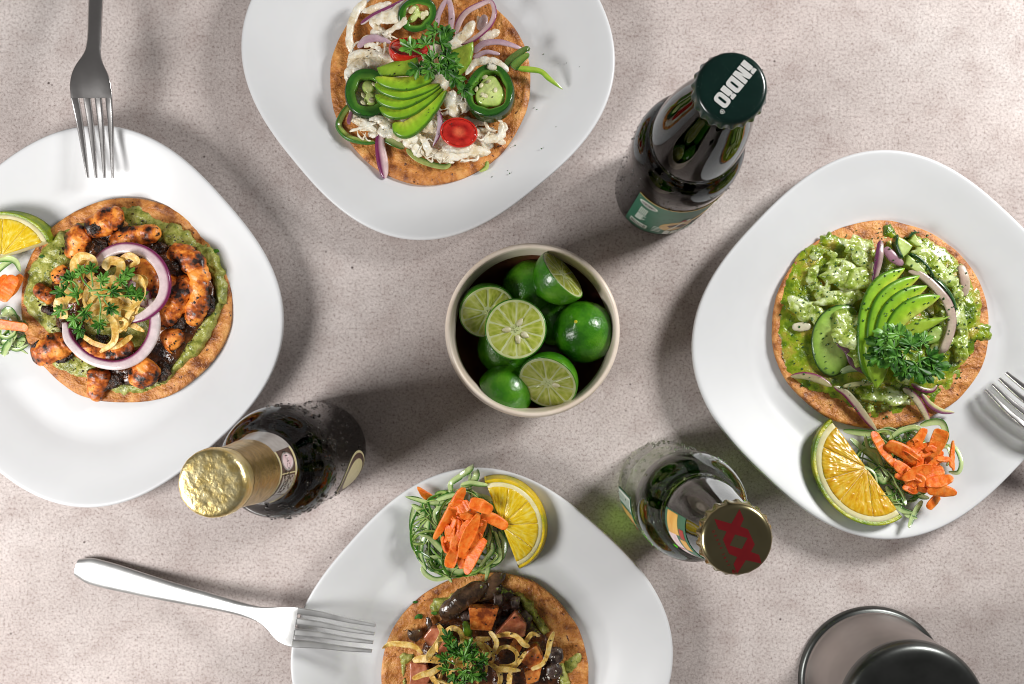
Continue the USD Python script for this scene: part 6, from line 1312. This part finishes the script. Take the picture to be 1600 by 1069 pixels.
# garnish
orange('yellow orange slice with yellow green rind on the bottom plate', V4a, [(778, 168), (1072, 962)], 20, 1, 'orange_peel_yellow', 'lemon_flesh', .010, 12, (0, 0), 5, .0022)
for k, (pts, w, z, lb) in enumerate([
        ([(75, 315), (170, 330), (240, 370), (275, 460), (260, 620), (215, 740), (215, 850), (260, 960)], [16, 40, 56, 60, 60, 60, 56, 40], 13, 'long pale cucumber strand looping down the left of the bottom heap'),
        ([(150, 380), (130, 520), (140, 660), (190, 790)], [30, 44, 44, 30], 10, 'faint cucumber strand on the plate at the far left of the bottom heap'),
        ([(215, 930), (260, 1000), (350, 1040), (470, 1010), (590, 960)], [40, 50, 44, 46, 40], 12, 'dark edged cucumber loop lowest left of the bottom heap'),
        ([(75, 315), (170, 340), (300, 370), (480, 370)], [14, 34, 46, 40], 15, 'dark cucumber strand pointing left from the bottom heap'),
        ([(130, 385), (200, 430), (230, 470), (170, 530)], [34, 56, 50, 20], 14, 'short dark cucumber curl at the left of the bottom heap'),
        ([(350, 560), (330, 480), (370, 420), (440, 420), (460, 470)], [40, 44, 46, 40, 30], 16, 'round cucumber loop beside the carrot of the bottom heap'),
        ([(190, 645), (280, 670), (350, 730), (440, 830)], [20, 44, 60, 50], 16, 'green edged cucumber strand at the left below the loop'),
        ([(240, 850), (330, 850), (420, 830)], [34, 50, 36], 15, 'pale cucumber strand crossing low in the bottom heap'),
        ([(260, 780), (280, 870), (300, 970)], [40, 50, 30], 12, 'dark cucumber strand behind the crossing strand'),
        ([(360, 860), (440, 940), (540, 980), (600, 960)], [30, 50, 66, 50], 15, 'bright green cucumber strand at the foot of the carrot'),
        ([(420, 950), (450, 1010), (485, 1069)], [40, 46, 20], 14, 'dark cucumber end lying on the bottom tostada rim'),
        ([(480, 270), (480, 200), (560, 140), (640, 80), (672, 30)], [50, 56, 60, 60, 14], 15, 'pale cucumber strand reaching up to the plate rim'),
        ([(690, 60), (700, 130), (650, 200), (560, 230)], [40, 60, 56, 40], 14, 'pale cucumber loop near the rim of the bottom plate'),
        ([(560, 215), (640, 195), (720, 205), (800, 215)], [34, 46, 46, 30], 17, 'green edged cucumber strand touching the yellow orange slice'),
        ([(650, 110), (640, 200), (650, 290)], [26, 32, 26], 13, 'narrow dark cucumber strand between the pale loops'),
        ([(620, 250), (700, 310), (800, 340), (850, 400)], [40, 60, 60, 40], 13, 'cucumber strand under the top of the bottom carrot heap'),
        ([(350, 340), (440, 310), (520, 290)], [40, 56, 40], 16, 'green cucumber strand left of the tallest carrot shred'),
        ([(830, 540), (820, 640), (790, 740), (720, 800)], [30, 44, 40, 30], 15, 'pale cucumber strand at the right of the carrot'),
        ([(900, 620), (950, 720), (920, 850), (820, 940)], [40, 56, 56, 40], 13, 'dark cucumber strand outermost at the right of the bottom heap'),
        ([(860, 620), (890, 740), (900, 860), (840, 900)], [34, 44, 44, 30], 15, 'green cucumber strand second from the right in the bottom heap'),
        ([(840, 720), (840, 790), (780, 870), (730, 940)], [34, 44, 44, 30], 17, 'arched pale cucumber strand low at the right of the carrot'),
        ([(700, 880), (800, 900), (900, 880)], [40, 56, 40], 14, 'green cucumber strand low at the right of the heap'),
        ([(800, 870), (800, 960), (775, 1080)], [40, 46, 14], [14, 14, 12], 'green cucumber end hanging over the top of the bottom tostada'),
        ([(650, 980), (720, 960), (790, 990)], [40, 60, 30], 13, 'short pale cucumber strand touching the bottom tostada'),
        ([(760, 560), (720, 660), (740, 760)], [40, 50, 40], 13, 'dark cucumber strand under the right carrot shreds'),
        ([(300, 450), (330, 560), (380, 660)], [44, 56, 44], 13, 'dark cucumber strand under the left carrot shreds')]):
    cuke(V4a, pts, w, z, lb, None, .0013, skin=1 if k % 2 else -1, frac=.0 if k in (3, 4, 8, 10, 14, 16, 18, 24, 25) else .45, roll=(k * 29) % 40 - 20)
tangle(mk_cuke, V4a, (530, 640), 410, 380, 80, 6, 17, 26, 'thin cucumber strand tangled under the carrot of the bottom plate', 'cucumber strands tangled on the bottom plate', 6)
tangle(mk_carrot, V4a, (570, 620), 170, 260, 18, 18, 27, 46, 'orange carrot shred packed inside the heap on the bottom plate', 'carrot shreds packed on the bottom plate', 16, .3, 3, (.35, .5))
for k, (pts, w, z, lb, r) in enumerate([
        ([(180, 230), (260, 300), (350, 355)], [16, 60, 40], 9, 'lone carrot shred on the plate at the upper left of the bottom heap', 0),
        ([(590, 240), (520, 400), (450, 520), (330, 690)], [70, 100, 90, 40], 23, 'longest carrot shred running down the left of the bottom heap', 10),
        ([(530, 440), (600, 400), (640, 370)], [60, 90, 60], 25, 'carrot shred at the top middle of the bottom heap', 0),
        ([(640, 360), (740, 390), (840, 440)], [80, 100, 70], 27, 'broad carrot shred at the top right of the bottom heap', -10),
        ([(740, 470), (850, 520), (970, 590)], [60, 90, 70], 24, 'long carrot shred touching the yellow orange slice', 0),
        ([(560, 460), (600, 480), (670, 490)], [40, 70, 40], 26, 'short carrot shred just below the broad one', 0),
        ([(720, 460), (650, 600), (590, 740), (550, 850)], [40, 100, 90, 30], 28, 'wide carrot shred lying topmost down the middle of the bottom heap', 0),
        ([(770, 520), (720, 620), (640, 770)], [60, 80, 50], 25, 'shaded carrot shred right of the topmost one', 0),
        ([(640, 520), (570, 620), (500, 720), (510, 800)], [40, 60, 56, 30], 26, 'narrow carrot shred left of the topmost one', 0),
        ([(480, 570), (470, 640), (490, 710)], [70, 76, 50], 24, 'carrot shred at the left middle of the bottom heap', 0),
        ([(540, 510), (530, 580), (520, 660)], [30, 50, 40], 25, 'thin carrot shred pointing up in the middle of the heap', 0),
        ([(400, 670), (430, 740), (450, 810)], [30, 60, 50], 22, 'carrot shred at the lower left of the bottom heap', 0),
        ([(520, 770), (480, 860), (460, 940)], [60, 90, 70], 24, 'broad carrot shred hanging at the lower left of the heap', 0),
        ([(560, 840), (565, 900), (570, 950)], [50, 60, 36], 22, 'short carrot shred between the two lowest ones', 0),
        ([(780, 690), (700, 790), (640, 910), (610, 1000)], [50, 90, 84, 50], 25, 'carrot shred at the bottom right pointing at the tostada', 0),
        ([(640, 780), (600, 820), (560, 850)], [50, 60, 40], 23, 'small carrot shred under the topmost one', 0)]):
    carrot(V4a, pts, w, z, lb, None, 50 + k, .0024, r)
crumbs('chopped_herbs', V5, [(90, 260), (160, 130), (320, 60), (560, 60), (720, 250), (740, 430), (620, 600), (400, 680), (150, 560), (70, 400)], 420, .0007, 'herb_dark', 'finely chopped herb flecks in the green salsa', 'herbs', 73)
crumbs('sauce_crumbs', V8, [(330, 760), (520, 620), (760, 640), (940, 900), (960, 1080), (300, 1080)], 150, .0006, 'char', 'dark crumbs over the bottom tostada', 'crumbs', 74, flat=.7)
crumbs('salt_flakes', V4c, [(650, 700), (800, 700), (800, 1060), (640, 1060)], 20, .0005, 'salt', 'coarse salt flakes on the dark beans', 'salt', 75)
